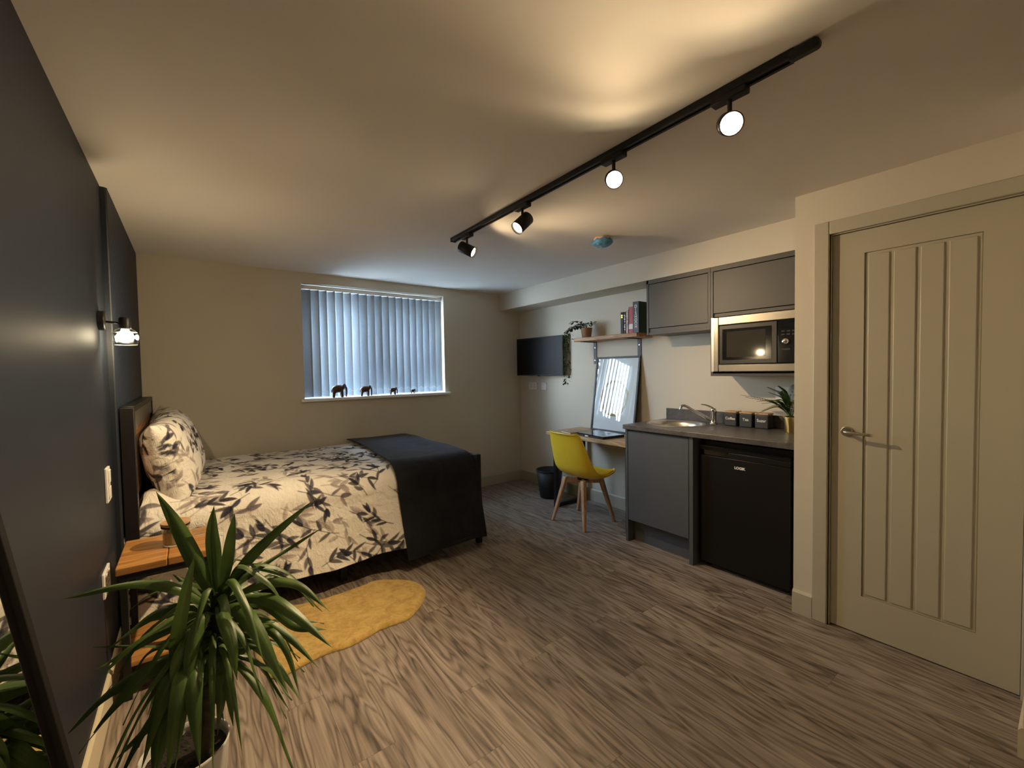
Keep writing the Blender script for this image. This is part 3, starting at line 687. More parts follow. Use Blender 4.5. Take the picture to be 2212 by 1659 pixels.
# rug
RUG = [(0.255, 2.646), (0.393, 2.69), (0.539, 2.66), (0.683, 2.66), (0.831, 2.676), (0.928, 2.682), (1.068, 2.57), (1.108, 2.484), (1.103, 2.38), (1.043, 2.281), (0.967, 2.208), (0.9, 2.165), (0.816, 2.163), (0.743, 2.165), (0.675, 2.144), (0.577, 2.125), (0.507, 2.135), (0.445, 2.135), (0.371, 2.118), (0.293, 2.104), (0.241, 2.123), (0.21, 2.245), (0.206, 2.415)]
rp = catmull([(a, b, 0) for a, b in RUG+RUG[:1]], 260)[:-1]
cx_, cy_ = 0.65, 2.40
bm = nb()
def frug(u, v):
    p = rp[int(round(u*260)) % 260]; e = 1-v
    k = 1 - 0.0*v
    q = Vector((cx_ + (p.x-cx_)*e, cy_ + (p.y-cy_)*e, 0))
    jit = 1 + 0.006*noise.noise(Vector((p.x*60, p.y*60, 0)))*(v < 0.06)
    q = Vector((cx_ + (q.x-cx_)*jit, cy_ + (q.y-cy_)*jit, 0))
    q.z = 0.002 + 0.020*min(1, (v/0.07))**0.5*(1 + 0.16*noise.noise(Vector((q.x*26, q.y*26, 1)))) if v > 0 else 0.002
    return q
def fr2(u, v): return frug(u, v**1.6 if v < 1 else 1)
grid(bm, fr2, 260, 60, True); bmesh.ops.remove_doubles(bm, verts=bm.verts, dist=1e-5)
tag(obj('rug', bm, m_rug, smooth=True), 'mustard faux sheepskin rug on the floor beside the bed', 'rug')

# ================================================================== NIGHTSTAND
t = thing('nightstand', 'small honey wood bedside table on a black metal frame', 'bedside table', (-0.095, 2.55, 0))
nx0, nx1, ny0, ny1, nzt = -0.268, 0.066, 2.335, 2.705, 0.560
obj('table_top', bxs(((nx0, ny0, nzt-0.032), (nx0+0.165, ny1, nzt)), ((nx0+0.167, ny0, nzt-0.032), (nx1, ny1, nzt))), m_tablew, t, bevel=0.004)
obj('top_frame', bxs(((nx0+0.01, ny0+0.008, nzt-0.062), (nx1-0.01, ny0+0.033, nzt-0.0325)), ((nx0+0.01, ny1-0.033, nzt-0.062), (nx1-0.01, ny1-0.008, nzt-0.0325)), ((nx0+0.01, ny0+0.033, nzt-0.062), (nx0+0.035, ny1-0.033, nzt-0.0325)), ((nx1-0.035, ny0+0.033, nzt-0.062), (nx1-0.01, ny1-0.033, nzt-0.0325))), m_black, t, bevel=0.002)
for a in (nx0+0.01, nx1-0.035):
    for b in (ny0+0.008, ny1-0.033): obj('leg', bxs(((a, b, 0), (a+0.025, b+0.025, nzt-0.062))), m_black, t, bevel=0.002)
obj('lower_shelf', bxs(((nx0+0.012, ny0+0.01, 0.135), (nx1-0.012, ny1-0.01, 0.155))), m_tablew, t, bevel=0.003)
# candle
t = thing('candle_jar', 'glass candle jar with a round wooden lid on the bedside table', 'candle', (-0.075, 2.515, nzt+0.001))
cxy = (-0.075, 2.515)
bm = nb(); lathe(bm, (*cxy, nzt+0.001), [(0, 0), (0.046, 0), (0.050, 0.004), (0.052, 0.092), (0.0495, 0.092), (0.047, 0.008), (0, 0.006)], 40); obj('jar', bm, m_pane, t, smooth=True)
bm = nb(); lathe(bm, (*cxy, nzt+0.008), [(0, 0), (0.0465, 0), (0.0480, 0.055), (0, 0.055)], 40); obj('wax', bm, simple('cream_wax', (0.55, 0.44, 0.27), 0.5), t, smooth=False)
bm = nb(); lathe(bm, (*cxy, nzt+0.094), [(0, 0), (0.055, 0), (0.056, 0.002), (0.056, 0.010), (0.054, 0.012), (0, 0.012)], 40); obj('lid', bm, m_lidw, t, bevel=0.001)
bm = nb(); lathe(bm, (*cxy, nzt+0.084), [(0.0525, 0), (0.0545, 0.001), (0.0545, 0.008), (0.0525, 0.009)], 40); obj('seal_ring', bm, m_black, t)
t = thing('tealight_glass', 'small clear tealight glass on the bedside table, right of the candle jar', 'tealight', (0.015, 2.585, nzt+0.001))
bm = nb(); lathe(bm, (0.015, 2.585, nzt+0.001), [(0, 0), (0.022, 0), (0.030, 0.012), (0.033, 0.030), (0.031, 0.030), (0.027, 0.012), (0, 0.005)], 32); obj('cup', bm, m_pane, t, smooth=True)

# ================================================================== SWITCHES AND SOCKETS
def plate(name, label, cat, c, sz, axis, detail, group=None):
    t = thing(name, label, cat, c, group=group); s = 1 if axis[0] > 0 else -1
    y0, y1, z0, z1 = c[1]-sz[0]/2, c[1]+sz[0]/2, c[2]-sz[1]/2, c[2]+sz[1]/2
    obj('face_plate', bxs(((c[0], y0, z0), (c[0]+s*0.009, y1, z1))), m_white, t, bevel=0.002)
    if detail == 'switch2':
        for zz in (c[2]-sz[1]*0.24, c[2]+sz[1]*0.24): obj('rocker', bxs(((c[0]+s*0.009, c[1]-0.022, zz-0.028), (c[0]+s*0.014, c[1]+0.022, zz+0.028))), m_white, t, bevel=0.002)
    if detail.startswith('socket'):
        k = int(detail[-1])
        for i in range(k):
            yc_ = c[1] + ((i-0.5)*0.062 if k == 2 else 0)
            bm = bxs(*[((c[0]+s*0.0088, yc_+a-0.003, c[2]+b-0.005), (c[0]+s*0.0094, yc_+a+0.003, c[2]+b+0.005)) for a, b in ((0, 0.012), (-0.011, -0.012), (0.011, -0.012))]); obj('socket_holes', bm, m_dark, t)
            obj('rocker', bxs(((c[0]+s*0.009, yc_-0.008, c[2]+0.024), (c[0]+s*0.013, yc_+0.008, c[2]+0.038))), m_white, t, bevel=0.001)
    return t
plate('light_switch', 'tall white double switch on the navy wall above the bedside table', 'switch', (XN, 2.555, 0.868), (0.086, 0.150), (1, 0, 0), 'switch2')
plate('wall_socket', 'white double socket low on the navy wall beside the bedside table', 'socket', (XN, 2.40, 0.500), (0.146, 0.100), (1, 0, 0), 'socket2')
plate('wall_socket', 'wider white socket plate under the television, nearer the corner', 'socket', (XK, 3.895, 1.147), (0.146, 0.084), (-1, 0, 0), 'socket2', 'sockets under the television')
plate('wall_socket', 'small square white plate under the television, right of the wider plate', 'socket', (XK, 3.700, 1.146), (0.086, 0.084), (-1, 0, 0), 'plain1', 'sockets under the television')
plate('wall_socket', 'white double socket on the kitchen wall behind the fern', 'socket', (XK, 1.200, 1.150), (0.146, 0.086), (-1, 0, 0), 'socket2')

# ================================================================== TELEVISION
t = thing('television', 'slim black television on the kitchen wall near the corner', 'television', (3.135, 3.67, 1.485), (0, 0, math.atan2(-0.055, -0.72)+PI/2+PI))
# local frame: +X runs along the screen width, -Y faces the room
WMAT[t.name] = Matrix.Translation((3.135, 3.67, 1.485)) @ Matrix.Rotation(math.atan2(-0.72, 0.055), 4, 'Z'); t.rotation_euler = (0, 0, math.atan2(-0.72, 0.055))
obj('casing', bxs(((-0.365, 0.0, -0.215), (0.365, 0.028, 0.215))), m_blackm, t, local=True, bevel=0.004)
obj('screen', bxs(((-0.357, -0.0015, -0.203), (0.357, 0.0, 0.207))), simple('dark_screen', (0.006, 0.006, 0.0065), 0.4, spec=0.12), t, local=True)
obj('rear_housing', bxs(((-0.2, 0.028, -0.15), (0.2, 0.055, 0.12))), m_blackm, t, local=True, bevel=0.01)
obj('logo_tab', bxs(((-0.018, -0.003, -0.222), (0.018, 0.004, -0.214))), m_blackg, t, local=True)
obj('wall_bracket', bxs(((-0.04, 0.055, -0.06), (0.04, 0.095, 0.06))), m_black, t, local=True)

# ================================================================== WALL SHELF
t = thing('wall_shelf', 'rustic wooden wall shelf on two black steel brackets above the desk', 'shelf', (3.13, 2.63, 1.60))
obj('board', bxs(((3.02, 2.26, 1.603), (XK-0.001, 3.005, 1.638))), m_shelfw, t, bevel=0.004)
for y in (2.395, 2.92):
    br = obj('bracket', bxs(((XK-0.006, y-0.019, 1.385), (XK-0.0005, y+0.019, 1.602)), ((3.045, y-0.019, 1.596), (XK-0.006, y+0.019, 1.6025))), m_black, t, bevel=0.001)
    for zz in (1.545, 1.42):
        bm = nb(); cyl(bm, (XK-0.006, y, zz), (XK-0.009, y, zz), 0.005, n=14); obj('screw', bm, m_nickel, br)

# books
def book(y0, y1, hgt, dep, label, mat, pages=None, xs=3.06):
    t = thing('book', label, 'book', (xs+dep/2, (y0+y1)/2, 1.638), group='books on the wall shelf')
    z0 = 1.6385
    bm = bxs(((xs, y0, z0), (xs+0.003, y1, z0+hgt)), ((xs, y0, z0), (xs+dep, y0+0.003, z0+hgt)), ((xs, y1-0.003, z0), (xs+dep, y1, z0+hgt)))
    obj('cover', bm, mat, t)
    obj('pages', bxs(((xs+0.003, y0+0.003, z0+0.003), (xs+dep-0.003, y1-0.003, z0+hgt-0.003))), m_page, t)
    return t
m_page = simple('book_paper', (0.62, 0.57, 0.47), 0.9)
m_bk = simple('black_book_cloth', (0.018, 0.017, 0.016), 0.6); m_red = simple('red_book_cover', (0.42, 0.055, 0.06), 0.5); m_green = simple('dark_green_cover', (0.022, 0.075, 0.050), 0.5)
m_pink = simple('patterned_pale_cover', (0.48, 0.34, 0.32), 0.5, var=0.6, vs=70); m_nspine = simple('near_black_spine', (0.020, 0.018, 0.024), 0.45)
m_gold = simple('gold_foil', (0.80, 0.55, 0.10), 0.3, 0.6); m_ink = simple('white_ink', (0.80, 0.78, 0.72), 0.6)
sp_rot = (PI/2, 0, -PI/2)
b = book(2.432, 2.460, 0.192, 0.13, 'thin black book with gold blocks on its spine, leftmost on the shelf', m_bk)
obj('spine_lettering', bxs(((3.0592, 2.438, 1.795), (3.0601, 2.454, 1.808)), ((3.0592, 2.438, 1.778), (3.0601, 2.454, 1.790))), m_gold, b)
b = book(2.404, 2.431, 0.192, 0.13, 'black book with white spine lettering, second from the left', m_bk)
obj('spine_lettering', bxs(*[((3.0592, 2.408+0.003*(i % 2), 1.67+i*0.0115), (3.0601, 2.424-0.003*((i+1) % 3), 1.678+i*0.0115)) for i in range(0, 12) if i not in (5,)]), m_ink, b)
b = book(2.376, 2.403, 0.205, 0.14, 'pale pink patterned book between the black books and the red one', m_pink)
b = book(2.329, 2.374, 0.227, 0.15, 'red book with a white block low on its spine', m_red)
obj('spine_block', bxs(((3.0592, 2.331, 1.675), (3.0601, 2.372, 1.718))), m_ink, b)
b = book(2.268, 2.327, 0.265, 0.165, 'tallest book, dark green with white capitals down its black spine', [m_green])
obj('spine', bxs(((3.0575, 2.268, 1.6385), (3.0598, 2.327, 1.9035))), m_nspine, b)
text_obj('spine_lettering', 'D\nI\nS\nH\nO\nO\nM', 0.036, m_ink, b, (3.0568, 2.297, 1.775), sp_rot, 0.0003, 1.0, bold=0.0006)

# trailing plant
t = thing('trailing_plant', 'trailing leafy plant in a copper brown pot at the end of the shelf', 'plant', (3.125, 2.93, 1.638))
bm = nb(); lathe(bm, (3.125, 2.93, 1.639), [(0, 0), (0.040, 0), (0.044, 0.006), (0.056, 0.094), (0.058, 0.098), (0.053, 0.098), (0.050, 0.085), (0, 0.085)], 32); obj('pot', bm, m_terra, t, smooth=True)
bm = nb(); random.seed(11); uvl = bm.loops.layers.uv.new('UVMap')
def small_leaf(bm, p, d, up, L, W_):
    d = Vector(d).normalized(); s = d.cross(Vector(up)).normalized(); n_ = s.cross(d)
    pr = [(0, 0), (0.25, .8), (0.55, 1), (0.8, .6), (1, 0)]
    rows = []
    for a, w_ in pr:
        c_ = p + d*L*a + n_*(-0.25*L*(a-0.5)**2)
        rows.append([c_] if w_ == 0 else [c_ - s*W_*w_/2 + n_*W_*.15, c_, c_ + s*W_*w_/2 + n_*W_*.15])
    V = [[bm.verts.new(q) for q in r] for r in rows]
    for i in range(len(V)-1):
        a, b_ = V[i], V[i+1]
        fs = [(a[0], b_[0], b_[1]), (a[0], b_[1], b_[2])] if len(a) == 1 else ([(a[0], b_[0], a[1]), (a[1], b_[0], a[2])] if len(b_) == 1 else [(a[0], b_[0], b_[1], a[1]), (a[1], b_[1], b_[2], a[2])])
        for f in fs:
            fc = bm.faces.new(f)
            for lp in fc.loops: lp[uvl].uv = (0.5 + (lp.vert.co-p).dot(s)/0.1, (lp.vert.co-p).dot(d)/L*1.0)
strands = [
 [(3.12, 2.94, 1.735), (3.09, 2.99, 1.77), (3.03, 3.06, 1.73), (3.0, 3.09, 1.63), (3.005, 3.085, 1.50), (3.00, 3.08, 1.36), (3.005, 3.09, 1.24), (3.0, 3.11, 1.19)],
 [(3.11, 2.95, 1.735), (3.07, 3.02, 1.75), (2.99, 3.06, 1.70), (2.985, 3.07, 1.58), (2.99, 3.07, 1.44), (2.985, 3.06, 1.32)],
 [(3.12, 2.96, 1.735), (3.08, 3.04, 1.765), (3.04, 3.11, 1.70), (3.03, 3.12, 1.60), (3.035, 3.11, 1.50)],
 [(3.13, 2.95, 1.735), (3.10, 2.99, 1.80), (3.07, 3.03, 1.81), (3.05, 3.06, 1.79)],
 [(3.12, 2.92, 1.735), (3.10, 2.90, 1.77), (3.09, 2.88, 1.775)], [(3.14, 2.92, 1.735), (3.15, 2.90, 1.78), (3.15, 2.87, 1.79)], [(3.13, 2.95, 1.735), (3.14, 2.99, 1.78), (3.14, 3.03, 1.79)],
 [(3.10, 2.96, 1.735), (3.05, 3.0, 1.75), (3.0, 3.02, 1.72), (2.995, 3.03, 1.62)]]
for st in strands:
    pts = catmull(st, 40); tube(bm, pts, 0.0016, 5)
    for i in range(2, len(pts)-1, 1 if len(st) > 4 else 2):
        for _ in range(random.choice((1, 2, 2)) if len(st) > 4 else 1):
            a = random.uniform(0, 2*PI); tg = (pts[i+1]-pts[i]).normalized()
            d = Vector((math.cos(a), math.sin(a), random.uniform(-0.8, 0.2))) + tg*0.5
            small_leaf(bm, pts[i]+Vector((d.x, d.y, 0))*0.012, d, (random.uniform(-.3, .3), random.uniform(-.3, .3), 1), random.uniform(.026, .042), random.uniform(.015, .022))
obj('foliage', bm, m_ivy, t, smooth=True)

# ================================================================== DESK
ZD = 0.738
t = thing('desk', 'pine-topped desk with black metal loop legs under the wall shelf', 'desk', (3.0, 2.65, 0))
obj('desk_top', bxs(((2.745, 2.14, ZD-0.034), (XK-0.012, 3.120, ZD))), m_deskw, t, bevel=0.005)
for y, nm in ((3.050, 'leg_frame'), (2.19, 'leg_frame')):
    bm = bxs(((2.795, y-0.015, 0.0), (2.835, y+0.025, ZD-0.034)), ((3.165, y-0.015, 0.0), (3.205, y+0.025, ZD-0.034)), ((2.835, y-0.015, 0.0), (3.165, y+0.025, 0.038)), ((2.835, y-0.015, ZD-0.072), (3.165, y+0.025, ZD-0.034)))
    obj(nm, bm, m_black, t, bevel=0.003)

# picture leaning on the wall above the desk
tl = math.atan2(0.105, 0.70)
t = thing('framed_print', 'black-framed print of a gold and grey tree-ring circle leaning on the desk', 'picture', (3.122, 2.635, ZD+0.004))
WMAT[t.name] = Matrix.Translation((3.122, 2.635, ZD+0.004)) @ Matrix.Rotation(tl, 4, 'Y'); t.rotation_euler = (0, tl, 0)
FW, FH, FD = 0.515, 0.715, 0.028; y0, y1 = -FW/2, FW/2
obj('frame', bxs(((0, y0, 0), (FD, y0+0.018, FH)), ((0, y1-0.018, 0), (FD, y1, FH)), ((0, y0+0.018, 0), (FD, y1-0.018, 0.018)), ((0, y0+0.018, FH-0.018), (FD, y1-0.018, FH))), m_black, t, local=True, bevel=0.001)
def print_mat():
    t_ = NT('tree_ring_print'); v = t_.coord(); sp = t_.node('SeparateXYZ', None, {0: v}); y, z = sp.outputs[1], sp.outputs[2]
    dy = t_.math('ADD', y, -0.005); dz = t_.math('ADD', z, -0.325)
    wob = t_.noise(t_.mapping(v, (1, 9, 7)), 1.0, 2)
    r = t_.math('SQRT', t_.math('ADD', t_.math('POWER', dy, 2.0), t_.math('MULTIPLY', t_.math('POWER', dz, 2.0), 0.85)))
    r = t_.math('ADD', r, t_.math('MULTIPLY_ADD', wob, 0.05, -0.025))
    fine = t_.noise(t_.mapping(v, (1, 60, 60)), 1.0, 2)
    ring = t_.math('MULTIPLY_ADD', t_.math('SINE', t_.math('ADD', t_.math('MULTIPLY', r, 330.0), t_.math('MULTIPLY', fine, 2.0))), 0.5, 0.5)
    col = t_.mix(ring, (0.80, 0.79, 0.78), (0.50, 0.46, 0.40))
    col = t_.mix(t_.math('GREATER_THAN', r, 0.138), col, (0.50, 0.34, 0.13))
    col = t_.mix(t_.math('LESS_THAN', r, 0.05), col, (0.83, 0.82, 0.82))
    col = t_.mix(t_.math('GREATER_THAN', r, 0.160), col, (0.80, 0.81, 0.84))
    t_.P(col=col, rough=0.8); return t_.m
obj('print', bxs(((0.008, y0+0.018, 0.018), (0.012, y1-0.018, FH-0.018))), print_mat(), t, local=True)
obj('glazing', bxs(((0.0045, y0+0.018, 0.018), (0.0065, y1-0.018, FH-0.018))), m_pane, t, local=True)
obj('backing', bxs(((0.0125, y0+0.018, 0.018), (FD-0.004, y1-0.018, FH-0.018))), m_black, t, local=True)

# laptop and notebook
t = thing('laptop', 'closed black laptop lying on the desk in front of the picture', 'laptop', (2.905, 2.575, ZD+0.001))
R0 = Matrix.Rotation(math.radians(-7), 4, 'Z'); WMAT[t.name] = Matrix.Translation((2.905, 2.575, ZD+0.001)) @ R0; t.rotation_euler = (0, 0, math.radians(-7))
obj('base', bxs(((-0.125, -0.175, 0.001), (0.125, 0.175, 0.013))), m_blackm, t, local=True, bevel=0.004)
obj('lid', bxs(((-0.125, -0.175, 0.0145), (0.125, 0.175, 0.022))), m_blackg, t, local=True, bevel=0.004)
obj('edge_tag', bxs(((-0.1262, 0.015, 0.002), (-0.1248, 0.055, 0.012))), m_white, t, local=True, label='small white tag on the laptop edge')
bm = nb(); lathe(bm, (0.02, 0.0, 0.0221), [(0, 0), (0.018, 0), (0.018, 0.0003), (0, 0.0003)], 24); obj('sticker', bm, m_nickel, t, local=True)
bm = nb(); lathe(bm, (0.05, -0.06, 0.0221), [(0, 0), (0.018, 0), (0.018, 0.0003), (0, 0.0003)], 24); obj('sticker', bm, simple('red_sticker', (0.35, 0.03, 0.03), 0.4), t, local=True, label='red round sticker')
t = thing('notebook', 'kraft brown notebook lying on the desk beside the laptop', 'notebook', (2.90, 2.88, ZD+0.001))
R1 = math.radians(-9); WMAT[t.name] = Matrix.Translation((2.90, 2.88, ZD+0.001)) @ Matrix.Rotation(R1, 4, 'Z'); t.rotation_euler = (0, 0, R1)
obj('pages', bxs(((-0.105, -0.072, 0.002), (0.103, 0.072, 0.012))), m_page, t, local=True)
obj('cover', bxs(((-0.108, -0.076, 0.0), (0.108, 0.076, 0.002)), ((-0.108, -0.076, 0.012), (0.108, 0.076, 0.014)), ((0.103, -0.076, 0.002), (0.108, 0.076, 0.012))), simple('kraft_card', (0.42, 0.31, 0.20), 0.8), t, local=True)

# waste bin
t = thing('waste_bin', 'black tapered waste bin on the floor behind the desk leg', 'bin', (2.985, 3.345, 0))
bm = nb(); bc = (2.985, 3.345, 0.001)
lathe(bm, bc, [(0, 0), (0.098, 0), (0.102, 0.004), (0.136, 0.285), (0.133, 0.285), (0.099, 0.008), (0, 0.006)], 48); obj('bucket', bm, m_blackm, t, smooth=True)
bm = nb(); lathe(bm, (bc[0], bc[1], 0.279), [(0.134, 0), (0.140, 0.001), (0.141, 0.010), (0.137, 0.014), (0.132, 0.011)], 48); obj('rim', bm, m_blackm, t, smooth=True)

# ================================================================== YELLOW CHAIR
CX, CY = 2.735, 2.625
t = thing('desk_chair', 'yellow shell chair with four splayed beech legs drawn up to the desk', 'chair', (CX, CY, 0))
cen = catmull([(-0.266, 0, 0.797), (-0.245, 0, 0.770), (-0.222, 0, 0.68), (-0.198, 0, 0.565), (-0.165, 0, 0.465), (-0.090, 0, 0.405), (0.03, 0, 0.388), (0.14, 0, 0.400), (0.235, 0, 0.428)], 60)
def wid(v):
    ks = [(0, .125), (.03, .155), (.1, .178), (.25, .205), (.42, .226), (.6, .236), (.8, .232), (.93, .215), (.98, .19), (1, .165)]
    for (a, x_), (b_, y_) in zip(ks, ks[1:]):
        if v <= b_: f = (v-a)/(b_-a); return x_+(y_-x_)*f
    return .165
def shell(u, v, off=0.0, ws=1.0):
    k = v*60; i = min(59, int(k)); p = cen[i].lerp(cen[i+1], k-i)
    tg = (cen[min(60, i+1)]-cen[max(0, i-1)]).normalized(); n_ = Vector((-tg.z, 0, tg.x)); 
    if n_.z < 0 and n_.x < 0: n_ = -n_
    n_ = Vector((-tg.z, 0, tg.x))
    a = (u*2-1); s = math.sin(a*PI/2*0.98)
    w_ = wid(v)*ws
    lift = (0.030 + 0.045*math.exp(-((v-0.50)/0.22)**2) + 0.012*v)*abs(a)**2.4
    y = w_*s
    top = 0.018*max(0, 1-v/0.06)*(a*a)
    q = p + n_*(lift+off) + Vector((0, y, 0)); q.z -= top
    return Vector((CX, CY, 0)) + q
bm = nb(); grid(bm, shell, 36, 60)
o = obj('shell', bm, m_yel, t, smooth=True); s_ = o.modifiers.new('thickness', 'SOLIDIFY'); s_.thickness = 0.010; s_.offset = -1; b_ = o.modifiers.new('b', 'SUBSURF'); b_.levels = 1; b_.render_levels = 1
bm = nb()
def cush(u, v):
    vv = 0.50+0.46*v; a = (u*2-1); e = (1-abs(a)**5)*(1-abs(2*v-1)**5)
    return shell(0.5+(u-0.5)*0.90, vv, 0.004+0.032*max(0, e)**0.5, 0.94)
grid(bm, cush, 28, 28); obj('seat_cushion', bm, m_yelc, t, smooth=True)
for sx in (-1, 1):
    for sy in (-1, 1):
        bm = nb(); p = Vector((CX+sx*0.105, CY+sy*0.105, 0.392)); q = Vector({(-1, 1): (2.535, 2.805, 0), (-1, -1): (2.545, 2.432, 0), (1, -1): (2.93, 2.445, 0), (1, 1): (2.90, 2.852, 0)}[(sx, sy)])
        A = []; B = []
        for k, (a, b__) in enumerate(((-1, -1), (1, -1), (1, 1), (-1, 1))):
            A.append(bm.verts.new(p+Vector((a*0.021, b__*0.021, 0)))); B.append(bm.verts.new(q+Vector((a*0.013, b__*0.013, 0))))
        bm.faces.new(A[::-1]); bm.faces.new(B)
        for i in range(4): bm.faces.new((A[i], A[(i+1) % 4], B[(i+1) % 4], B[i]))
        obj('leg', bm, m_beech, t, bevel=0.007, seg=3)
bm = nb()
for s1 in (1, -1):
    p = Vector((CX-0.11, CY-0.11*s1, 0)); q = Vector((CX+0.11, CY+0.11*s1, 0))
    obox(bm, p, q, 0.024, 0.340 if s1 > 0 else 0.3405, 0.382)
obj('cross_brace', bm, m_beech, t, bevel=0.003)
bm = nb(); cyl(bm, (CX, CY, 0.370), (CX, CY, 0.384), 0.05, n=24); obj('seat_mount', bm, m_black, t)

# ================================================================== KITCHENETTE
ZW = 0.906; XF = 2.668
t = thing('base_cabinet', 'graphite grey base cabinet with one flat door under the sink', 'cabinet', (2.95, 1.84, 0))
obj('side_panel', bxs(((XF, 2.090, 0.0), (XK, 2.110, ZW-0.034))), m_graph, t, bevel=0.001)
obj('side_panel', bxs(((XF, 1.555, 0.0), (XK, 1.583, ZW-0.034))), m_graph, t, bevel=0.001)
obj('carcass', bxs(((XF+0.03, 1.583, 0.17), (XK, 2.090, ZW-0.24))), m_dark, t)
obj('handle_channel', bxs(((XF+0.022, 1.583, 0.80), (XF+0.034, 2.090, ZW-0.034))), m_graph, t)
obj('door', bxs(((XF+0.002, 1.588, 0.172), (XF+0.021, 2.087, 0.858))), m_graph, t, bevel=0.0015)
obj('plinth', bxs(((XF+0.072, 1.583, 0.0), (XF+0.088, 2.090, 0.169))), m_graph, t)
SCX, SCY, SR = 2.975, 1.875, 0.215
t = thing('worktop', 'dark slate-effect worktop running from the desk side to the pillar', 'worktop', (2.95, 1.5, ZW))
# worktop slab with a round hole for the sink
bm = nb(); nh = 64; hr = SR-0.02
outer = []
x0, x1, y0, y1 = XF-0.022, XK, 0.93, 2.118
def edge_pt(a):
    c_, s = math.cos(a), math.sin(a); ts = []
    if c_ > 1e-9: ts.append((x1-SCX)/c_)
    if c_ < -1e-9: ts.append((x0-SCX)/c_)
    if s > 1e-9: ts.append((y1-SCY)/s)
    if s < -1e-9: ts.append((y0-SCY)/s)
    k = min(ts); return (SCX+c_*k, SCY+s*k)
angs = sorted([2*PI*i/nh for i in range(nh)] + [math.atan2(b_-SCY, a_-SCX) % (2*PI) for a_ in (x0, x1) for b_ in (y0, y1)])
for zz0 in (0,):
    ti, to, bi_, bo = [], [], [], []
    for a in angs:
        ex, ey = edge_pt(a); hx, hy = SCX+hr*math.cos(a), SCY+hr*math.sin(a)
        ti.append(bm.verts.new((hx, hy, ZW))); to.append(bm.verts.new((ex, ey, ZW))); bi_.append(bm.verts.new((hx, hy, ZW-0.034))); bo.append(bm.verts.new((ex, ey, ZW-0.034)))
    n = len(angs)
    for i in range(n):
        j = (i+1) % n
        bm.faces.new((ti[i], to[i], to[j], ti[j])); bm.faces.new((bi_[i], bi_[j], bo[j], bo[i])); bm.faces.new((to[i], bo[i], bo[j], to[j])); bm.faces.new((ti[i], ti[j], bi_[j], bi_[i]))
obj('slab', bm, m_work, t, bevel=0.003)
obj('upstand', bxs(((XK-0.018, 0.93, ZW), (XK-0.0005, 2.118, ZW+0.088))), m_work, t, bevel=0.0015)
# sink
t = thing('sink', 'round stainless steel sink set into the worktop', 'sink', (SCX, SCY, ZW))
bm = nb(); lathe(bm, (SCX, SCY, ZW), [(SR, 0.0006), (SR-0.002, 0.004), (SR-0.018, 0.005), (SR-0.028, 0.001), (SR-0.040, -0.030), (SR-0.050, -0.11), (SR-0.075, -0.145), (0.05, -0.152), (0.035, -0.154)], 72)
obj('basin', bm, m_sink, t, smooth=True)
bm = nb(); lathe(bm, (SCX, SCY, ZW-0.155), [(0, 0.003), (0.012, 0.003), (0.036, 0.001), (0.040, 0.004), (0.040, 0.0)], 36); obj('drain', bm, m_chrome, t, smooth=True)
# tap
tx, ty = 3.125, 1.655
t = thing('mixer_tap', 'chrome mixer tap with a rising spout beside the sink', 'tap', (tx, ty, ZW))
bm = nb(); lathe(bm, (tx, ty, ZW+0.0005), [(0, 0), (0.027, 0), (0.028, 0.006), (0.022, 0.010), (0.020, 0.030), (0.020, 0.085), (0.023, 0.092), (0.0225, 0.112), (0.016, 0.122), (0, 0.124)], 32); obj('tap_body', bm, m_chrome, t, smooth=True)
bm = nb(); sp = catmull([(tx-0.006, ty+0.012, ZW+0.030), (tx-0.05, ty+0.05, ZW+0.062), (tx-0.10, ty+0.105, ZW+0.105), (tx-0.128, ty+0.140, ZW+0.135), (tx-0.148, ty+0.165, ZW+0.140), (tx-0.155, ty+0.172, ZW+0.122)], 26)
tube(bm, sp, lambda k: 0.0125-0.003*k, 14); obj('spout', bm, m_chrome, t, smooth=True)
bm = nb(); lathe(bm, (tx-0.155, ty+0.172, ZW+0.108), [(0, 0), (0.011, 0), (0.012, 0.002), (0.012, 0.016), (0.009, 0.018)], 20); obj('nozzle', bm, m_chrome, t, smooth=True)
bm = nb(); lv = catmull([(tx, ty, ZW+0.116), (tx-0.012, ty+0.018, ZW+0.132), (tx-0.035, ty+0.045, ZW+0.146), (tx-0.055, ty+0.068, ZW+0.150)], 16)
tube(bm, lv, lambda k: 0.010-0.0065*k, 10); obj('lever', bm, m_chrome, t, smooth=True)
# canisters
def canister(yc_, word, label, size):
    t = thing('storage_canister', label, 'canister', (3.165, yc_, ZW+0.001), group='canisters on the worktop')
    z0 = ZW+0.001
    obj('body', bxs(((3.122, yc_-0.043, z0), (3.205, yc_+0.043, z0+0.094))), simple('dark_grey_enamel', (0.040, 0.044, 0.050), 0.42), t, bevel=0.006, seg=3)
    obj('lid', bxs(((3.121, yc_-0.044, z0+0.0945), (3.206, yc_+0.044, z0+0.106))), m_lidw, t, bevel=0.003)
    text_obj('lettering', word, size, m_ink, t, (3.1212, yc_, z0+0.054), sp_rot, 0.0002, bold=0.0005)
canister(1.530, 'Coffee', 'dark grey canister reading Coffee, nearest the tap', 0.026)
canister(1.423, 'Tea', 'dark grey canister reading Tea, in the middle of the three', 0.027)
canister(1.318, 'Sugar', 'dark grey canister reading Sugar, nearest the fern', 0.027)
